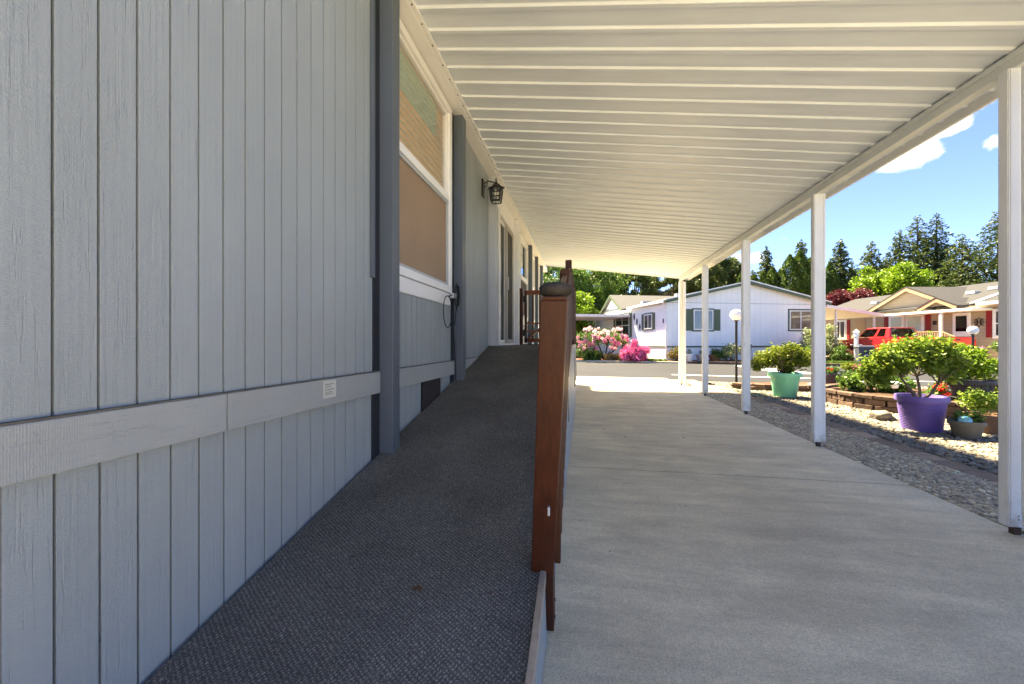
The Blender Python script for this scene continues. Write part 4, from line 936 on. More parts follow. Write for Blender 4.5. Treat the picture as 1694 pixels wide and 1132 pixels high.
hwin(5.3, 7.9, 1.55, 3.3, [(5.02, 5.18), (8.02, 8.3)], face='side', cross=True, inner=M['roomdark'])
for yy, zz in ((4.5, 3.0), (4.05, 2.62), (3.6, 2.22)):
    o = MB().prism_x([(0, -.26), (.11, 0), (0, .26), (-.11, 0)], -.04, -.002).build('wall_ornament', M['bronze'], wh); o.location = (0, yy, zz)
part(MB().box(-.03, -.002, .35, .45, 2.35, 2.62), 'house_number_plate', M['bronze'])
# cross gable and porch on the side
m = MB().prism_x([(6.25, HE-.02), (10.4, HE-.02), (8.32, HR-.06)], -.06, 5.4); part(m, 'side_gable', M['wsiding'])
for s_, (ya_, yb_) in enumerate(((5.95, 8.32), (10.7, 8.32))):
    part(MB().add([(-.35, ya_, HE-.15), (-.35, yb_, HR+.03), (5.5, yb_, HR+.03), (5.5, ya_, HE-.15), (-.35, ya_, HE-.05), (-.35, yb_, HR+.13), (5.5, yb_, HR+.13), (5.5, ya_, HE-.05)], [(3, 2, 1, 0), (4, 5, 6, 7), (0, 1, 5, 4), (1, 2, 6, 5), (2, 3, 7, 6), (3, 0, 4, 7)]), 'roof', M['lroof'])
    part(MB().add([(-.40, ya_, HE-.28), (-.40, yb_, HR-.10), (-.355, yb_, HR-.10), (-.355, ya_, HE-.28), (-.40, ya_, HE-.06), (-.40, yb_, HR+.12), (-.355, yb_, HR+.12), (-.355, ya_, HE-.06)], [(3, 2, 1, 0), (4, 5, 6, 7), (0, 1, 5, 4), (1, 2, 6, 5), (2, 3, 7, 6), (3, 0, 4, 7)]), 'rake_board', M['green'])
part(MB().box(-5.2, -.05, 5.1, 10.2, 3.02, 3.2), 'porch_roof', M['wtrim'], bevel=.01)
for x, y_ in ((-5.0, 5.3), (-4.4, 5.3), (-5.0, 9.9)): part(MB().box(x-.07, x+.07, y_-.07, y_+.07, 0, 3.019), 'porch_post', M['wtrim'])
part(MB().box(-6.5, -.01, 12.5, 12.7, 0, 3.5), 'rear_wing_wall', M['wsiding']); hwin(-1.9, -1.0, 1.6, 3.1, house=wh, off=12.5, inner=M['roomdark']); hwin(-4.6, -3.6, 1.6, 2.9, house=wh, off=12.5, inner=M['roomdark'])
part(MB().box(-1.6, -.02, 5.0, 6.6, 0, .85), 'porch_step', M['palegrey'])
part(MB().box(2.6, 3.0, 3.2, 3.6, 4.2, 4.62), 'roof_vent', M['palegrey']); part(MB().box(1.0, 1.7, 5.2, 5.6, 3.95, 4.25), 'roof_vent', M['palegrey'])
# awning on the right side
part(MB().add([(HL+.02, -.3, 3.42), (HL+4.3, -.3, 2.86), (HL+4.3, 7, 2.86), (HL+.02, 7, 3.42), (HL+.02, -.3, 3.56), (HL+4.3, -.3, 3.0), (HL+4.3, 7, 3.0), (HL+.02, 7, 3.56)], [(3, 2, 1, 0), (4, 5, 6, 7), (0, 1, 5, 4), (1, 2, 6, 5), (2, 3, 7, 6), (3, 0, 4, 7)]), 'awning_roof', M['beam'])
part(MB().add([(HL, -.34, 3.40), (HL+4.34, -.34, 2.84), (HL+4.34, -.302, 2.84), (HL, -.302, 3.40), (HL, -.34, 3.60), (HL+4.34, -.34, 3.04), (HL+4.34, -.302, 3.04), (HL, -.302, 3.60)], [(3, 2, 1, 0), (4, 5, 6, 7), (0, 1, 5, 4), (1, 2, 6, 5), (2, 3, 7, 6), (3, 0, 4, 7)]), 'awning_fascia', M['wtrim'])
for x, y_ in ((HL+1.05, 0), (HL+4.0, 0), (HL+4.0, 6.5), (HL+1.9, 6.5)): part(MB().box(x-.05, x+.05, y_-.05, y_+.05, 0, 3.42-(x-HL)*.13-.03), 'awning_post', M['wtrim'])

# ================================================================== BEIGE HOUSE ON THE RIGHT
M['beige'] = Mt('beige_siding', (.34, .28, .205), .7, .2); k = M['beige']; k.shade(k.wave(k.coord(), 1.7, 0, 0, 1, direction='Z'), .93, 1.03); k.shade(k.noise(k.pos(), .8, 4), .95, 1.05); M['beige'] = k.m
M['tan'] = plain('tan_rake_board', (.36, .25, .155), .6, .2); M['droof'] = plain('grey_shingle_roof', (.05, .05, .053), .9, .1, var=.2, sc=10, bump=.01); M['redsh'] = plain('barn_red_paint', (.22, .015, .02), .45, .3); M['roofedge'] = plain('dark_roof_edge', (.03, .028, .028), .8)
bh = empty('beige_house', C(26, 19, .08), TH, 'beige one storey house with red shutters, tan gables and grey shingle roof', 'house')
def bp(m, name, mat, parent=bh, **k): return m.build(name, mat, parent, **k)
bp(MB().prism_y([(0, 0), (8, 0), (8, 3.3), (4, 4.75), (0, 3.3)], -2, 15), 'wall', M['beige'])
def slope(x0, z0, x1, z1, y0, y1, th, name, mat): return bp(MB().add([(x0, y0, z0), (x1, y0, z1), (x1, y1, z1), (x0, y1, z0), (x0, y0, z0+th), (x1, y0, z1+th), (x1, y1, z1+th), (x0, y1, z0+th)], [(3, 2, 1, 0), (4, 5, 6, 7), (0, 1, 5, 4), (1, 2, 6, 5), (2, 3, 7, 6), (3, 0, 4, 7)]), name, mat)
slope(-.4, 3.2, 4, 4.78, -2.3, 15.3, .1, 'roof', M['droof']); slope(8.4, 3.2, 4, 4.78, -2.3, 15.3, .1, 'roof', M['droof'])
bp(MB().box(-.50, -.41, -2.3, 2.6, 3.16, 3.32), 'gutter', M['wtrim']); bp(MB().box(-.40, -.37, -2.3, 3.3, 3.02, 3.159), 'fascia', M['tan'])
bp(MB().box(-.50, -.41, 9.8, 15.3, 3.16, 3.32), 'gutter', M['wtrim'])
def gable(yc, hw, zb, zp, x0, x1, th=.16):
    bp(MB().prism_x([(yc-hw, zb), (yc+hw, zb), (yc, zp)], x0, x1), 'gable_wall', M['beige'])
    for s_ in (-1, 1):
        ye, ze = yc+s_*(hw+.3), zb-.3*(zp-zb)/hw
        def sl4(a, b, xa, xb, nm, mt): bp(MB().add([(xa, ye, ze+a), (xa, yc, zp+a), (xb, yc, zp+a), (xb, ye, ze+a), (xa, ye, ze+b), (xa, yc, zp+b), (xb, yc, zp+b), (xb, ye, ze+b)], [(3, 2, 1, 0), (4, 5, 6, 7), (0, 1, 5, 4), (1, 2, 6, 5), (2, 3, 7, 6), (3, 0, 4, 7)]), nm, mt)
        sl4(.01, .10, x0-.30, x1+(3.8 if hw > 1 else 1.2), 'roof', M['droof']); sl4(-.17, .06, x0-.34, x0-.302, 'rake_board', M['tan']); sl4(.061, .12, x0-.36, x0-.302, 'roof_edge', M['roofedge'])
gable(6.5, 2.95, 3.22, 4.62, -.12, .5); gable(4.1, .75, 3.28, 3.66, -.75, 0)
bp(MB().box(-1.15, -.02, 2.25, 7.3, 2.86, 3.0), 'porch_roof', M['wtrim'], bevel=.01)
bp(MB().box(-1.10, -.98, 3.80, 3.92, .9, 2.859), 'porch_post', M['wtrim'])
bp(MB().box(-1.15, -.01, 2.9, 5.9, .0, .85), 'porch_floor', M['tan'])
rl = bp(MB().box(-1.12, -1.06, 3.93, 5.6, 1.72, 1.78), 'porch_railing', M['tan'])
bp(MB().add([(-1.12, 3.8, 1.72), (-1.06, 3.8, 1.72), (-1.06, 3.0, 1.35), (-1.12, 3.0, 1.35), (-1.12, 3.8, 1.78), (-1.06, 3.8, 1.78), (-1.06, 3.0, 1.41), (-1.12, 3.0, 1.41)], [(3, 2, 1, 0), (4, 5, 6, 7), (0, 1, 5, 4), (1, 2, 6, 5), (2, 3, 7, 6), (3, 0, 4, 7)]), 'rail', M['tan'], rl)
for i in range(13): bp(MB().box(-1.11, -1.07, 3.98+i*.13, 4.03+i*.13, .88, 1.72), 'picket', M['tan'], rl)
for i in range(6): bp(MB().box(-1.11, -1.07, 3.05+i*.13, 3.10+i*.13, .86, 1.38+i*.06), 'picket', M['tan'], rl)
grn = plain('pale_green_blind', (.55, .62, .58), .5, var=.1)
hwin(7.1, 8.0, 1.85, 2.86, face='side', house=bh, outer=M['wtrim'], inner=grn, bars=0); hwin(5.85, 6.85, 1.85, 2.86, face='side', house=bh, outer=M['wtrim'], inner=grn, bars=0)
for a, b in ((8.15, 8.42), (5.38, 5.68)): bp(MB().box(-.05, -.003, a, b, 1.75, 2.86), 'shutter', M['redsh'], bevel=.006)
hwin(.8, 2.15, 1.42, 2.85, [(2.28, 2.52)], face='side', house=bh, outer=M['wtrim'], cross=True, bars=0, shm=M['redsh'], inner=M['roomdark'])
hwin(11.6, 12.6, 1.4, 2.8, [(11.2, 11.45)], face='side', house=bh, outer=M['wtrim'], bars=1, shm=M['redsh'], inner=M['roomdark'])
bp(MB().box(-.035, -.003, 9.9, 10.7, .9, 2.8), 'panel_door', M['tan']); bp(MB().box(-.06, -.003, 9.1, 9.2, .9, 3.1), 'downspout', M['wtrim'])
dr = bp(MB().box(-.05, -.003, 3.25, 4.15, .86, 2.82), 'front_door', M['wtrim'], bevel=.006)
bp(MB().box(-.058, -.051, 3.42, 3.98, 1.75, 2.65), 'door_glass', M['darkglass'], dr); bp(MB().box(-.058, -.051, 3.42, 3.98, 1.0, 1.65), 'panel', M['wtrim'], dr)
q = MB()
for i in range(32): a = i*math.pi/16; b = a+math.pi/16; q.bar((-.03, .20*math.cos(a), .20*math.sin(a)), (-.03, .20*math.cos(b), .20*math.sin(b)), .02)
for i in range(8): a = i*math.pi/4; q.bar((-.03, .20*math.cos(a), .20*math.sin(a)), (-.03, .29*math.cos(a), .29*math.sin(a)), .02)
for y_ in (-.085, .085): q.box(-.05, -.02, y_-.025, y_+.025, -.14, .14)
q.box(-.05, -.02, -.085, .085, -.022, .022); 
em = q.build('wall_emblem', M['bronze'], bh); em.location = (0, 2.85, 2.25)
bp(MB().box(-.04, -.003, 5.05, 5.25, 2.2, 2.45), 'wall_plaque', M['bronze'])
sz = lambda x: 3.3+(x+.4)*(1.58/4.4)
for x, y_ in ((1.7, 4.6), (2.2, 3.9), (1.8, 11)): bp(MB().box(x-.2, x+.2, y_-.25, y_+.25, sz(x)-.05, sz(x)+.14), 'roof_vent', M['palegrey'], bevel=.03)
slope(-.45, sz(-.45)+.02, 2.6, sz(2.6)+.02, 2.68, 2.95, .02, 'roof_flashing', M['wtrim'])

# ================================================================== RED PICKUP
M['redpaint'] = Mt('red_car_paint', (.48, .012, .022), .3, .5).m; M['redpaint'].node_tree.nodes['Principled BSDF'].inputs['Coat Weight'].default_value = .5
M['chrome'] = plain('chrome', (.55, .55, .57), .2, .5, .9); M['tyre'] = plain('tyre_rubber', (.015, .015, .016), .85); M['carglass'] = glass('car_glass', (.12, .16, .15)); M['tail'] = plain('tail_lamp_red', (.35, .01, .012), .25, .5)
tk = empty('pickup_truck', C(22.45, 20.6, .083), TH, 'red extended cab pickup truck parked beside the beige house', 'truck')
def arch(yc, zc, r, z0):
    return [(yc+r*math.cos(a), max(z0, zc+r*math.sin(a))) for a in [math.pi*(1-i/10) for i in range(11)]]
bedside = [(.12, .62)]+arch(1.30, .44, .50, .62)+[(2.80, .62), (2.80, 1.40), (.12, 1.40)]
for x0, x1 in ((0.03, .13), (1.87, 1.97)): MB().prism_x(bedside, x0, x1).build('bed_side', M['redpaint'], tk, bevel=.012)
for x0, x1 in ((0.0, .03), (1.97, 2.0)): MB().prism_x([(.3, 1.05), (.5, 1.06), (2.2, 1.06), (2.4, 1.05), (2.1, .95)]+[(p[0], p[1]) for p in reversed(arch(1.30, .44, .56, .80))]+[(.45, .95)], x0, x1).build('fender_flare', M['redpaint'], tk)
B(.13, 1.87, .16, 2.8, .75, .80).build('bed_floor', M['black'], tk); B(.13, 1.87, 2.72, 2.8, .80, 1.40).build('bed_front', M['redpaint'], tk)
tg = B(.14, 1.86, .09, .15, .70, 1.40).build('tailgate', M['redpaint'], tk, bevel=.012); B(.92, 1.16, .07, .089, 1.22, 1.28).build('handle', M['black'], tg, bevel=.006)
o = MB().lathe([(.001, 0), (.1, 0), (.1, .008), (.001, .008)], 20).build('badge', M['white'], tg); o.location = (1.62, .089, .92); o.rotation_euler = (R(90), 0, 0); o.scale = (1, .45, 1)
B(.14, 1.86, .03, .12, 1.401, 1.425).build('gate_cap', M['black'], tg)
for x0, x1 in ((.02, .13), (1.87, 1.98)): B(x0, x1, .07, .119, .85, 1.25).build('tail_lamp', M['tail'], tk, bevel=.01)
rb = B(.05, 1.95, -.12, .06, .47, .64).build('rear_bumper', M['chrome'], tk, bevel=.03); B(.85, 1.15, -.128, -.121, .5, .62).build('number_plate', M['white'], rb)
body = [(2.83, .5)]+[(4.7, .5)]+arch(5.45, .44, .50, .5)+[(6.3, .5), (6.42, .62), (6.45, 1.05), (6.25, 1.22), (5.2, 1.40), (2.83, 1.43)]
MB().prism_x(body, .02, 1.98).build('body', M['redpaint'], tk, bevel=.03)
b4 = [(.07, 2.86, 1.431), (1.93, 2.86, 1.431), (1.93, 5.15, 1.431), (.07, 5.15, 1.431)]; t4 = [(.24, 3.02, 2.02), (1.76, 3.02, 2.02), (1.76, 4.45, 2.02), (.24, 4.45, 2.02)]
MB().hexa(b4, t4).build('cab', M['redpaint'], tk, bevel=.04)
def facequad(A, Bq, Cq, D, u0, u1, v0, v1, off, nm, mat, parent=tk, v0b=None):
    A, Bq, Cq, D = map(Vector, (A, Bq, Cq, D)); nrm = (Bq-A).cross(D-A).normalized()
    P = lambda u, v: (A.lerp(Bq, u)).lerp(D.lerp(Cq, u), v)
    q = [P(u0, v0), P(u1, v0), P(u1, v1), P(u0 if v0b is None else v0b, v1)]
    return MB().hexa([p+nrm*.001 for p in q], [p+nrm*off for p in q]).build(nm, mat, parent)
lf = (b4[3], b4[0], t4[0], t4[3]); rf = (b4[1], b4[2], t4[2], t4[1]); rearf = (b4[0], b4[1], t4[1], t4[0]); ff = (b4[2], b4[3], t4[3], t4[2])
facequad(*lf, .12, .545, .08, .88, .006, 'window', M['carglass'], v0b=.04); facequad(*lf, .63, .87, .08, .88, .006, 'window', M['carglass'])
facequad(*rf, .455, .88, .08, .88, .006, 'window', M['carglass']); facequad(*rf, .13, .37, .08, .88, .006, 'window', M['carglass'])
rw = facequad(*rearf, .07, .93, .07, .88, .006, 'rear_window', M['carglass']); facequad(*ff, .06, .94, .06, .9, .006, 'windshield', M['carglass'])
for u0, u1 in ((.31, .34), (.66, .69)): facequad(*rearf, u0, u1, .07, .88, .012, 'divider', M['black'], rw)
for u0, u1 in ((.07, .26), (.80, .93)): facequad(*rearf, u0, u1, .09, .24, .009, 'sticker', M['white'], rw)
B(.0, .019, 3.9, 4.04, 1.18, 1.27).build('door_handle', M['black'], tk)
for x0 in (-.22, 2.03): B(x0, x0+.2, 4.85, 4.92, 1.42, 1.7).build('mirror', M['black'], tk, bevel=.02)
whl = None
for x, y_ in ((.14, 1.30), (1.86, 1.30), (.14, 5.45), (1.86, 5.45)):
    w = MB().lathe([(.22, -.12), (.36, -.12), (.39, -.08), (.39, .08), (.36, .12), (.22, .12)], 26).build('wheel', M['tyre'], tk, smooth=True); w.location = (x, y_, .385); w.rotation_euler = (0, R(90), 0)
    MB().lathe([(.05, -.125), (.10, -.11), (.21, -.118), (.215, -.10), (.215, .10), (.21, .118), (.10, .11), (.05, .125)], 16).build('rim', M['chrome'], w, smooth=True)
B(.1, 1.9, 6.40, 6.56, .5, .72).build('front_bumper', M['chrome'], tk, bevel=.03)
# seats and dark interior are hidden behind tinted glass

# ================================================================== PLANTING ACROSS THE ROAD
tag(MB().prism([C(x, d)[:2] for x, d in ((1.5, 25.9), (9.6, 22.7), (9.9, 23.6), (8.4, 25.3), (2, 28))], .05, .09).build('flower_bed', M['mulchred']), kind='structure')
# kerb and edging along the far side
kb = empty('kerb', C(10, 22.45, 0), kind='structure')
def along(xc0, xc1, step, w, z0, z1, name, mat, off=0.0):
    x = xc0
    while x < xc1:
        a, b = C(x, sd_far(x)+off), C(x+step-.015, sd_far(x+step-.015)+off); O = Vector(kb.location)
        MB().bar(Vector((a[0], a[1], (z0+z1)/2))-O, Vector((b[0], b[1], (z0+z1)/2))-O, w, z1-z0).build(name, mat, kb, bevel=.01); x += step
along(9.7, 20.9, .46, .14, -.02, .13, 'edging_block', M['block'], -.02)
along(-8, 9.6, 1.8, .16, -.02, .085, 'kerb_stone', M['concrete'], -.02)
# rhododendron with truss flowers
t = empty('rhododendron', C(5.75, 25.2, .08), TH, 'large pink and cream flowering rhododendron with bare trunks beside the porch', 'flowering shrub')
m = MB()
for p in ((-.9, 0, 1.0), (-.3, 0, 1.2), (.4, .1, 1.1), (1.1, 0, .95), (.8, -.1, 1.2), (-.6, .1, .9)): m.tube([(.15, 0, 0), (.15+p[0]*.3, p[1], .35), (p[0]*.8+.05, p[1], p[2]*.75), p], [.07, .055, .04, .02], 7)
m.build('trunks', M['barkd'], t, smooth=True)
cs = [(random.uniform(-1.6, 1.35), random.uniform(-.7, .7), random.uniform(.95, 1.75)) for _ in range(34)]+[(random.uniform(-1.8, -.9), random.uniform(-.6, .3), random.uniform(.3, .9)) for _ in range(10)]+[(random.uniform(1.1, 1.6), 0, random.uniform(.9, 1.3)) for _ in range(4)]
crown('foliage', cs, [.26]*len(cs), 8000, .13, M['lf_mid'], t, .35)
fa = crown('flower_cluster', [(0, 0, 0)], [.10], 90, .085, M['petal_pink'], t); fb = crown('flower_cluster', [(0, 0, 0)], [.10], 90, .085, M['petal_pale'], t)
fa.location = (-1.5, -.72, 1.1); fb.location = (-1.2, -.75, 1.5)
for i in range(64):
    x = random.uniform(-1.75, 1.5); z = random.uniform(.75, 2.0)-(.35*abs(x)/1.6)**2; s_ = fb if (z > 1.5 or random.random() < .35) else fa
    inst(s_, (x, -.55-.35*random.random()-.25*(1-(x/1.7)**2), z), rot=(random.random()*6, random.random()*6, random.random()*6), scale=[random.uniform(.7, 1.2)]*3)
t = empty('azalea', C(7.25, 23.45, .08), TH, 'low hot pink azalea in full bloom near the house corner', 'flowering shrub')
cs = mound(.78, .5, .15, .95, 30)+[(.0, 0, 1.0), (.08, 0, 1.12), (.75, 0, .75), (.8, 0, .6)]
crown('foliage', cs, [.2]*34, 1600, .07, M['lf_mid'], t); crown('blossoms', cs, [.21]*34, 5600, .085, M['petal_hot'], t, .8)
def cshrub(label, xc, d, rx, ry, z0, z1, nc, r, n, size, mat, name='garden_shrub', cat='shrub', stems=True): return shrub(name, C(xc, d, .08), mound(rx, ry, z0, z1, nc), [r]*nc, n, size, mat, label, cat, stems)
cshrub('rounded orange brown shrub at the left end of white house pots', 9.75, 23.35, .4, .35, .2, .75, 14, .25, 2200, .08, M['lf_rust'])
cshrub('yellow and orange variegated shrub near the black globe lamp post', 12.7, 22.7, .55, .4, .2, 1.0, 16, .25, 2400, .09, M['lf_variegated'])
cshrub('dark green bush at right end of the clay pots', 12.1, 22.9, .35, .3, .2, .8, 10, .22, 1300, .08, M['lf_mid'])
cshrub('tall white flowered viburnum below the right window of white house', 17.6, 23.0, .7, .5, .3, 1.9, 26, .3, 4600, .1, M['lf_variegated'])
cshrub('green shrub under the white flowered viburnum', 16.6, 22.2, .6, .4, .2, .8, 16, .25, 2400, .09, M['lf_mid'])
cshrub('tall yellow flowered shrub by the awning posts', 19.0, 23.6, .5, .4, .4, 2.0, 26, .3, 4600, .1, M['lf_variegated'])
cshrub('dark red leaved shrub beside the truck front', 18.75, 22.2, .45, .35, .15, .62, 16, .25, 2600, .09, M['lf_red'])
cshrub('green shrub left of the wheeled bin', 18.4, 21.9, .5, .4, .15, .8, 14, .25, 2200, .09, M['lf_mid'])
cshrub('rust coloured shrub right of the truck bumper', 20.3, 17.75, .45, .4, .15, .6, 12, .22, 1900, .08, M['lf_rust'])
cshrub('climbing green bush beside porch railing of beige house', 25.2, 25.2, .4, .6, .5, 2.0, 18, .3, 2600, .1, M['lf_mid'])
t = small_plant('cobalt blue glazed pot with leafy green shrub at far right kerb', C(21.9, 17.3, .07), .27, .34, .48, M['bluepot'], M['lf_mid'], .42, .75, 1900, .1, flower=None)
t = small_plant('pot of violet petunias by the beige house wall', C(21.2, 17.9, .07), .2, .25, .5, M['terra'], M['lf_mid'], .25, .4, 700, .08, flower=(M['petal_violet'], 10, .1))
small_plant('small white tapered pot with sprig by white house', C(10.35, 23.0, .08), .17, .25, .42, M['wtrim'], M['lf_variegated'], .12, .4, 160, .07)
small_plant('wide pale stone bowl planter by white house', C(11.15, 23.1, .08), .24, .34, .42, plain('pale_stone', (.42, .38, .33), .8, var=.1), M['lf_dark'], .2, .2, 200, .07)
small_plant('terracotta planter box below white house wall', C(11.95, 23.15, .08), .27, .36, .4, plain('terracotta', (.34, .13, .08), .8, var=.1), M['lf_rust'], .2, .2, 160, .07)
small_plant('dark green upright bin shaped planter behind mint pot shrub', C(13.9, 23.3, .08), .2, .28, 1.0, plain('dark_green_plastic', (.02, .05, .035), .5), M['lf_mid'], .2, .15, 200, .07)
# grass tufts and ground cover
def tufts(name, pts, h, mat, label, nb=60, w=.014):
    V = []; F = []
    for (x, y_, z) in pts:
        for _ in range(nb):
            a = random.random()*6.28; ln2 = h*random.uniform(.5, 1.1); sp = random.uniform(.1, .55)*ln2; bx_, by_ = x+random.gauss(0, .05), y_+random.gauss(0, .05); n0 = len(V)
            dx, dy = math.cos(a), math.sin(a); V += [(bx_-dy*w, by_+dx*w, z), (bx_+dy*w, by_-dx*w, z), (bx_+dx*sp*.5+dy*w*.6, by_+dy*sp*.5-dx*w*.6, z+ln2*.7), (bx_+dx*sp, by_+dy*sp, z+ln2)]; F.append((n0, n0+1, n0+2, n0+3))
    o = fast(name, V, F, mat); tag(o, label, 'grass', kind='stuff'); return o
M['grassg'] = leaf('green_grass_blade', (.05, .10, .02), (.10, .17, .035)); M['grasst'] = leaf('tan_grass_blade', (.20, .16, .07), (.30, .24, .12))
tufts('ornamental_grass', [C(random.gauss(5.0, .35), 24.35+random.random()*.4, .08) for _ in range(16)], .62, M['grassg'], 'green ornamental grass clumps at foot of the rhododendron')
tufts('dry_grass', [C(x, sd_far(x)+.45+random.random()*.6, .08) for x in [random.uniform(5.8, 7.0) for _ in range(22)]], .42, M['grasst'], 'tan dry grass clumps between rhododendron and azalea')
tufts('ground_cover', [C(x, sd_far(x)+.3+random.random()*.5, .08) for x in [random.uniform(6.8, 9.3) for _ in range(34)]], .16, M['grassg'], 'low green ground cover along kerb below the azalea')
tufts('lawn_strip', [C(x, sd_far(x)+.3+random.random()*1.1, .08) for x in [random.uniform(16.2, 19.6) for _ in range(170)]], .16, M['grassg'], 'short grass strip along the far kerb before the bin', 40)

# ================================================================== TREES
def conifer(xc, d, h, r, label, n=9000, mat=None, size=.34, z0=0.0, droop=.25, grp='evergreens beyond the houses', lean=0):
    r *= 1.3; n = int(n*1.7)
    t = empty('conifer_tree', C(xc, d, 0), random.random()*6.28, label, 'tree', grp)
    MB().tube([(0, 0, 0), (0, 0, h*.5), (lean*.5, 0, h*.97)], [h*.018+.06, h*.011+.03, .02], 8).build('trunk', M['barkd'], t, smooth=True)
    P = []; br = MB(); k_ = 0; zz = max(h*.12, z0)
    while zz < h*.99:
        f = 1-zz/h; L0_ = r*(f**.72)*(.85+.3*random.random())+.12; nb = 5 if f > .12 else 4
        for j in range(nb):
            a = k_*2.4+j*6.283/nb+random.uniform(-.3, .3); L_ = L0_*random.uniform(.55, 1.18); P.append((zz, a, L_, f))
            if L_ > .8: br.bar((0, 0, zz), (L_*.85*math.cos(a), L_*.85*math.sin(a), zz-L_*.12), .03)
        zz += h*.013+.10*random.random(); k_ += 1
    br.build('branches', M['barkd'], t)
    P = np.array(P); w = P[:, 2]**1.5; idx = RNG.choice(len(P), n, p=w/w.sum()); q = RNG.random(n)**.62; L_ = P[idx, 2]*q; a = P[idx, 1]+RNG.normal(size=n)*(.22*(1.1-q*.6)); z = P[idx, 0]+L_*(.10-.32*q)*1.0-droop*RNG.random(n)*.6+RNG.normal(size=n)*.07
    pts = np.stack([L_*np.cos(a), L_*np.sin(a), np.minimum(z, h)], 1); V, F = leaves(pts, size, .34, .5, droop*1.6); fast('needles', V, F, mat or M['lf_dark'], t); return t
def pxz(px, py, d): return (px-847)/650*d, 1.22+(566-py)*d/650
M['lf_con2'] = leaf('blue_green_needles', (.036, .055, .016), (.065, .098, .025), (.11, .15, .036)); M['lf_arb'] = leaf('arborvitae_leaf', (.035, .06, .010), (.055, .10, .016), (.09, .15, .025))
CT = [(1268, 404, 52, 2.3, 'slender pointed conifer left of the tall arborvitae columns'), (1325, 394, 52, 2.4, 'pointed conifer rising behind arborvitae columns'), (1390, 394, 50, 2.6, 'single narrow conifer right of the third post'),
      (1442, 398, 50, 3.0, 'dark conifer between narrow conifer and the tall group'), (1488, 378, 50, 3.6, 'tall loose conifer at left of big group'), (1518, 352, 53, 4.0, 'tallest twin topped conifer in the group'), (1549, 350, 52, 3.8, 'tall straight conifer beside the tallest one'),
      (1592, 384, 48, 4.6, 'broad conifer on right shoulder of the big group'), (1652, 344, 45, 5.0, 'tall dark conifer cut off by the near right post'), (1700, 372, 50, 5.0, 'conifer mostly hidden behind the near right post'), (1216, 434, 55, 2.4, 'small conifer seen beyond the roof of white house'), (1245, 446, 56, 2.2, 'short conifer just left of the slender one'), (1410, 432, 58, 3.2, 'distant conifer low behind the others'), (1560, 410, 60, 4.5, 'far conifer filling the gap in the big group'), (1465, 425, 58, 3.8, 'far dark conifer behind bright maple')]
for i, (px, py, d, r_, lab) in enumerate(CT):
    xc, z = pxz(px, py, d); conifer(xc, d, z, r_, lab, n=9500, mat=M['lf_con2'] if i % 2 else M['lf_dark'])
def columnar(xc, d, h, r, label):
    t = empty('arborvitae', C(xc, d, 0), random.random()*6, label, 'tree', 'arborvitae columns behind the white house')
    MB().tube([(0, 0, 0), (0, 0, h*.8)], [.12, .03], 6).build('trunk', M['barkd'], t)
    n = 5200; z = h*(1-RNG.random(n)**1.25*.98); f = np.clip((h-z)/h, 0, 1); rr_ = r*np.minimum(1, (f*4.0)**.6)*(.9+.18*np.sin(z*3+RNG.random()*6)); a = RNG.random(n)*6.283; rr_ = rr_*(.72+.36*RNG.random(n))*(1+.14*np.sin(a*5+z*2)); P = np.stack([rr_*np.cos(a), rr_*np.sin(a), z+.12], 1)
    V, F = leaves(P, .28, .35, .2, -1.4); fast('foliage', V, F, M['lf_arb'], t)
for i, (px, py, d, r_, lab) in enumerate([(1262, 452, 42, .8, 'short arborvitae column furthest left above the white roof'), (1278, 444, 42, .8, 'second arborvitae column from left'), (1292, 446, 42, .8, 'arborvitae column third from left'), (1307, 424, 41, 1.0, 'tall arborvitae column left of the pair'), (1323, 418, 41, 1.0, 'tallest arborvitae column of the row'), (1340, 430, 41, .95, 'arborvitae column left of the third post'), (1357, 436, 41, .9, 'arborvitae column partly behind the third post'), (1373, 436, 41, .8, 'arborvitae column right of third post'), (1247, 458, 43, .7, 'lowest arborvitae tip over the ridge'), (1228, 452, 44, .8, 'arborvitae behind the fourth post')]):
    xc, z = pxz(px, py, d); columnar(xc, d, z, r_, lab)
def broad(xc, d, zc, rx, rz_, label, mat, n=14000, size=.24, ncl=40, name='broadleaf_tree', clr=.9, grp=None, trunk=True, droop=0, gaps=.0):
    t = empty(name, C(xc, d, 0), TH, label, 'tree', grp)
    cs = []
    while len(cs) < ncl:
        v = Vector((random.uniform(-1, 1), random.uniform(-1, 1), random.uniform(-1, 1)))
        if .35 < v.length < 1: cs.append((v.x*rx, v.y*rx*.8, zc+v.z*rz_))
    m = MB(); m.tube([(0, 0, 0), (.1, 0, zc*.4), (0, .1, zc-.3*rz_), (0, 0, zc+rz_*.6)], [.08+rx*.05, .06+rx*.035, .05+rx*.02, .03], 9); m.build('trunk', M['barkd'], t, smooth=True)
    m = MB(); twigs(m, (0, 0, max(zc-rz_*.8, zc*.3)), cs[::2], .05+rx*.012, .3); m.build('limbs', M['barkd'], t)
    crown('crown', cs, [clr*random.uniform(.7, 1.25) for _ in cs], n, size, mat, t, .6, .3, droop); return t
xc, _ = pxz(1473, 470, 38); broad(xc, 38, 6.6, 3.1, 2.2, 'bright lime green maple in front of dark conifers', M['lf_lime'], 13000, .24, 34, clr=.7)
xc, _ = pxz(1408, 495, 37); broad(xc, 37, 5.0, 1.9, 1.1, 'dark red japanese maple behind the awning', M['lf_red'], 8000, .18, 26, clr=.5)
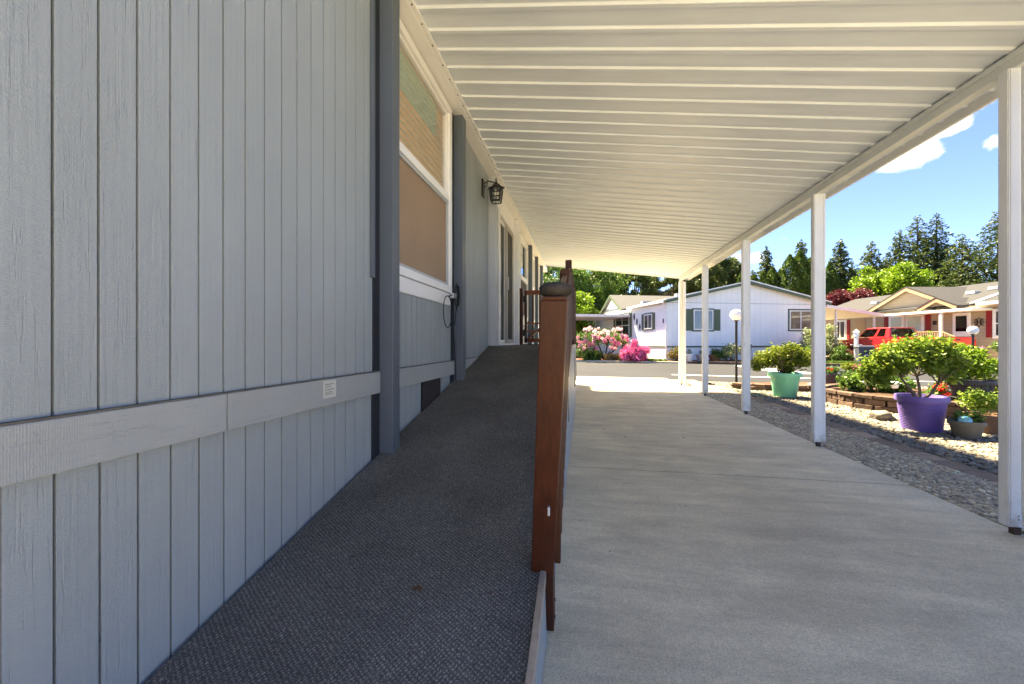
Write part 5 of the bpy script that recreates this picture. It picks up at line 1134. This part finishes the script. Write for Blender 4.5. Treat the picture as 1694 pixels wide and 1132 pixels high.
for px, py, d, rx, rz_, lab, mt, cl in ((975, 490, 44, 3.4, 4.4, 'dense green tree behind the porch of white house', 'lf_mid', 1.0), (925, 495, 42, 3.2, 4.0, 'bushy green tree seen past the railing posts', 'lf_mid', 1.0), (900, 478, 55, 4.5, 5.2, 'dark tree beyond the far corner of carport', 'lf_dark', 1.1),
    (1000, 468, 52, 3.2, 2.6, 'loose green tree left of the sky gap', 'lf_con2', .7), (1050, 476, 52, 3.3, 3.0, 'airy drooping tree over the white roof', 'lf_con2', .6), (1082, 482, 54, 2.0, 2.2, 'small airy tree right of the drooping one', 'lf_con2', .5),
    (1168, 452, 50, 3.4, 2.8, 'spreading hemlock between the last two posts', 'lf_con2', .75), (1130, 470, 52, 2.2, 2.2, 'smaller tree left of the hemlock', 'lf_con2', .6), (1208, 458, 52, 2.2, 2.2, 'thin tree right of the hemlock', 'lf_con2', .6), (945, 520, 36, 2.2, 2.0, 'light green bush tree behind porch posts', 'lf_lime', .7)):
    xc, z = pxz(px, py, d); broad(xc, d, z, rx, rz_, lab, M[mt], 15000, .24, 60, clr=cl*.8, droop=.6)
# bare twiggy saplings against the sky
t = empty('bare_sapling', C(*pxz(1104, 480, 46)[:1], 46, 0), 0, 'bare thin twigs standing above the white roof left of the end post', 'tree'); m = MB()
for i in range(7):
    x = -.9+i*.3; m.tube([(x*.3, 0, 0), (x*.6, 0, 5), (x, 0, random.uniform(7.2, 8.8))], [.06, .04, .008], 5)
    for j in range(4): z = 5.5+j*.6; m.tube([(x*.8, 0, z), (x*.8+random.uniform(-.5, .5), 0, z+.7)], [.015, .005], 4)
m.build('branches', M['bark'], t)
# distant wood closing the view
def wood(x0, x1, d0, d1, h0, h1, n, name, label):
    P = []; 
    for _ in range(int((x1-x0)*1.1)):
        x = random.uniform(x0, x1); d = random.uniform(d0, d1); h = random.uniform(h0, h1); r_ = random.uniform(1.8, 3.2); k_ = n//int((x1-x0)*1.1)
        z = h*(1-RNG.random(k_)**.8); rr_ = r_*((h-z)/h)**.75*(.3+.8*RNG.random(k_)); a = RNG.random(k_)*6.283; c_ = np.array(C(x, d)); P.append(np.stack([c_[0]+rr_*np.cos(a), c_[1]+rr_*np.sin(a), z], 1))
    V, F = leaves(np.concatenate(P), .6, .4, .5, .4); o = fast(name, V, F, M['lf_dark']); tag(o, label, 'woodland', kind='stuff')
wood(-25, 120, 66, 84, 7.5, 11, 90000, 'distant_wood', 'far dark evergreen wood beyond all houses')
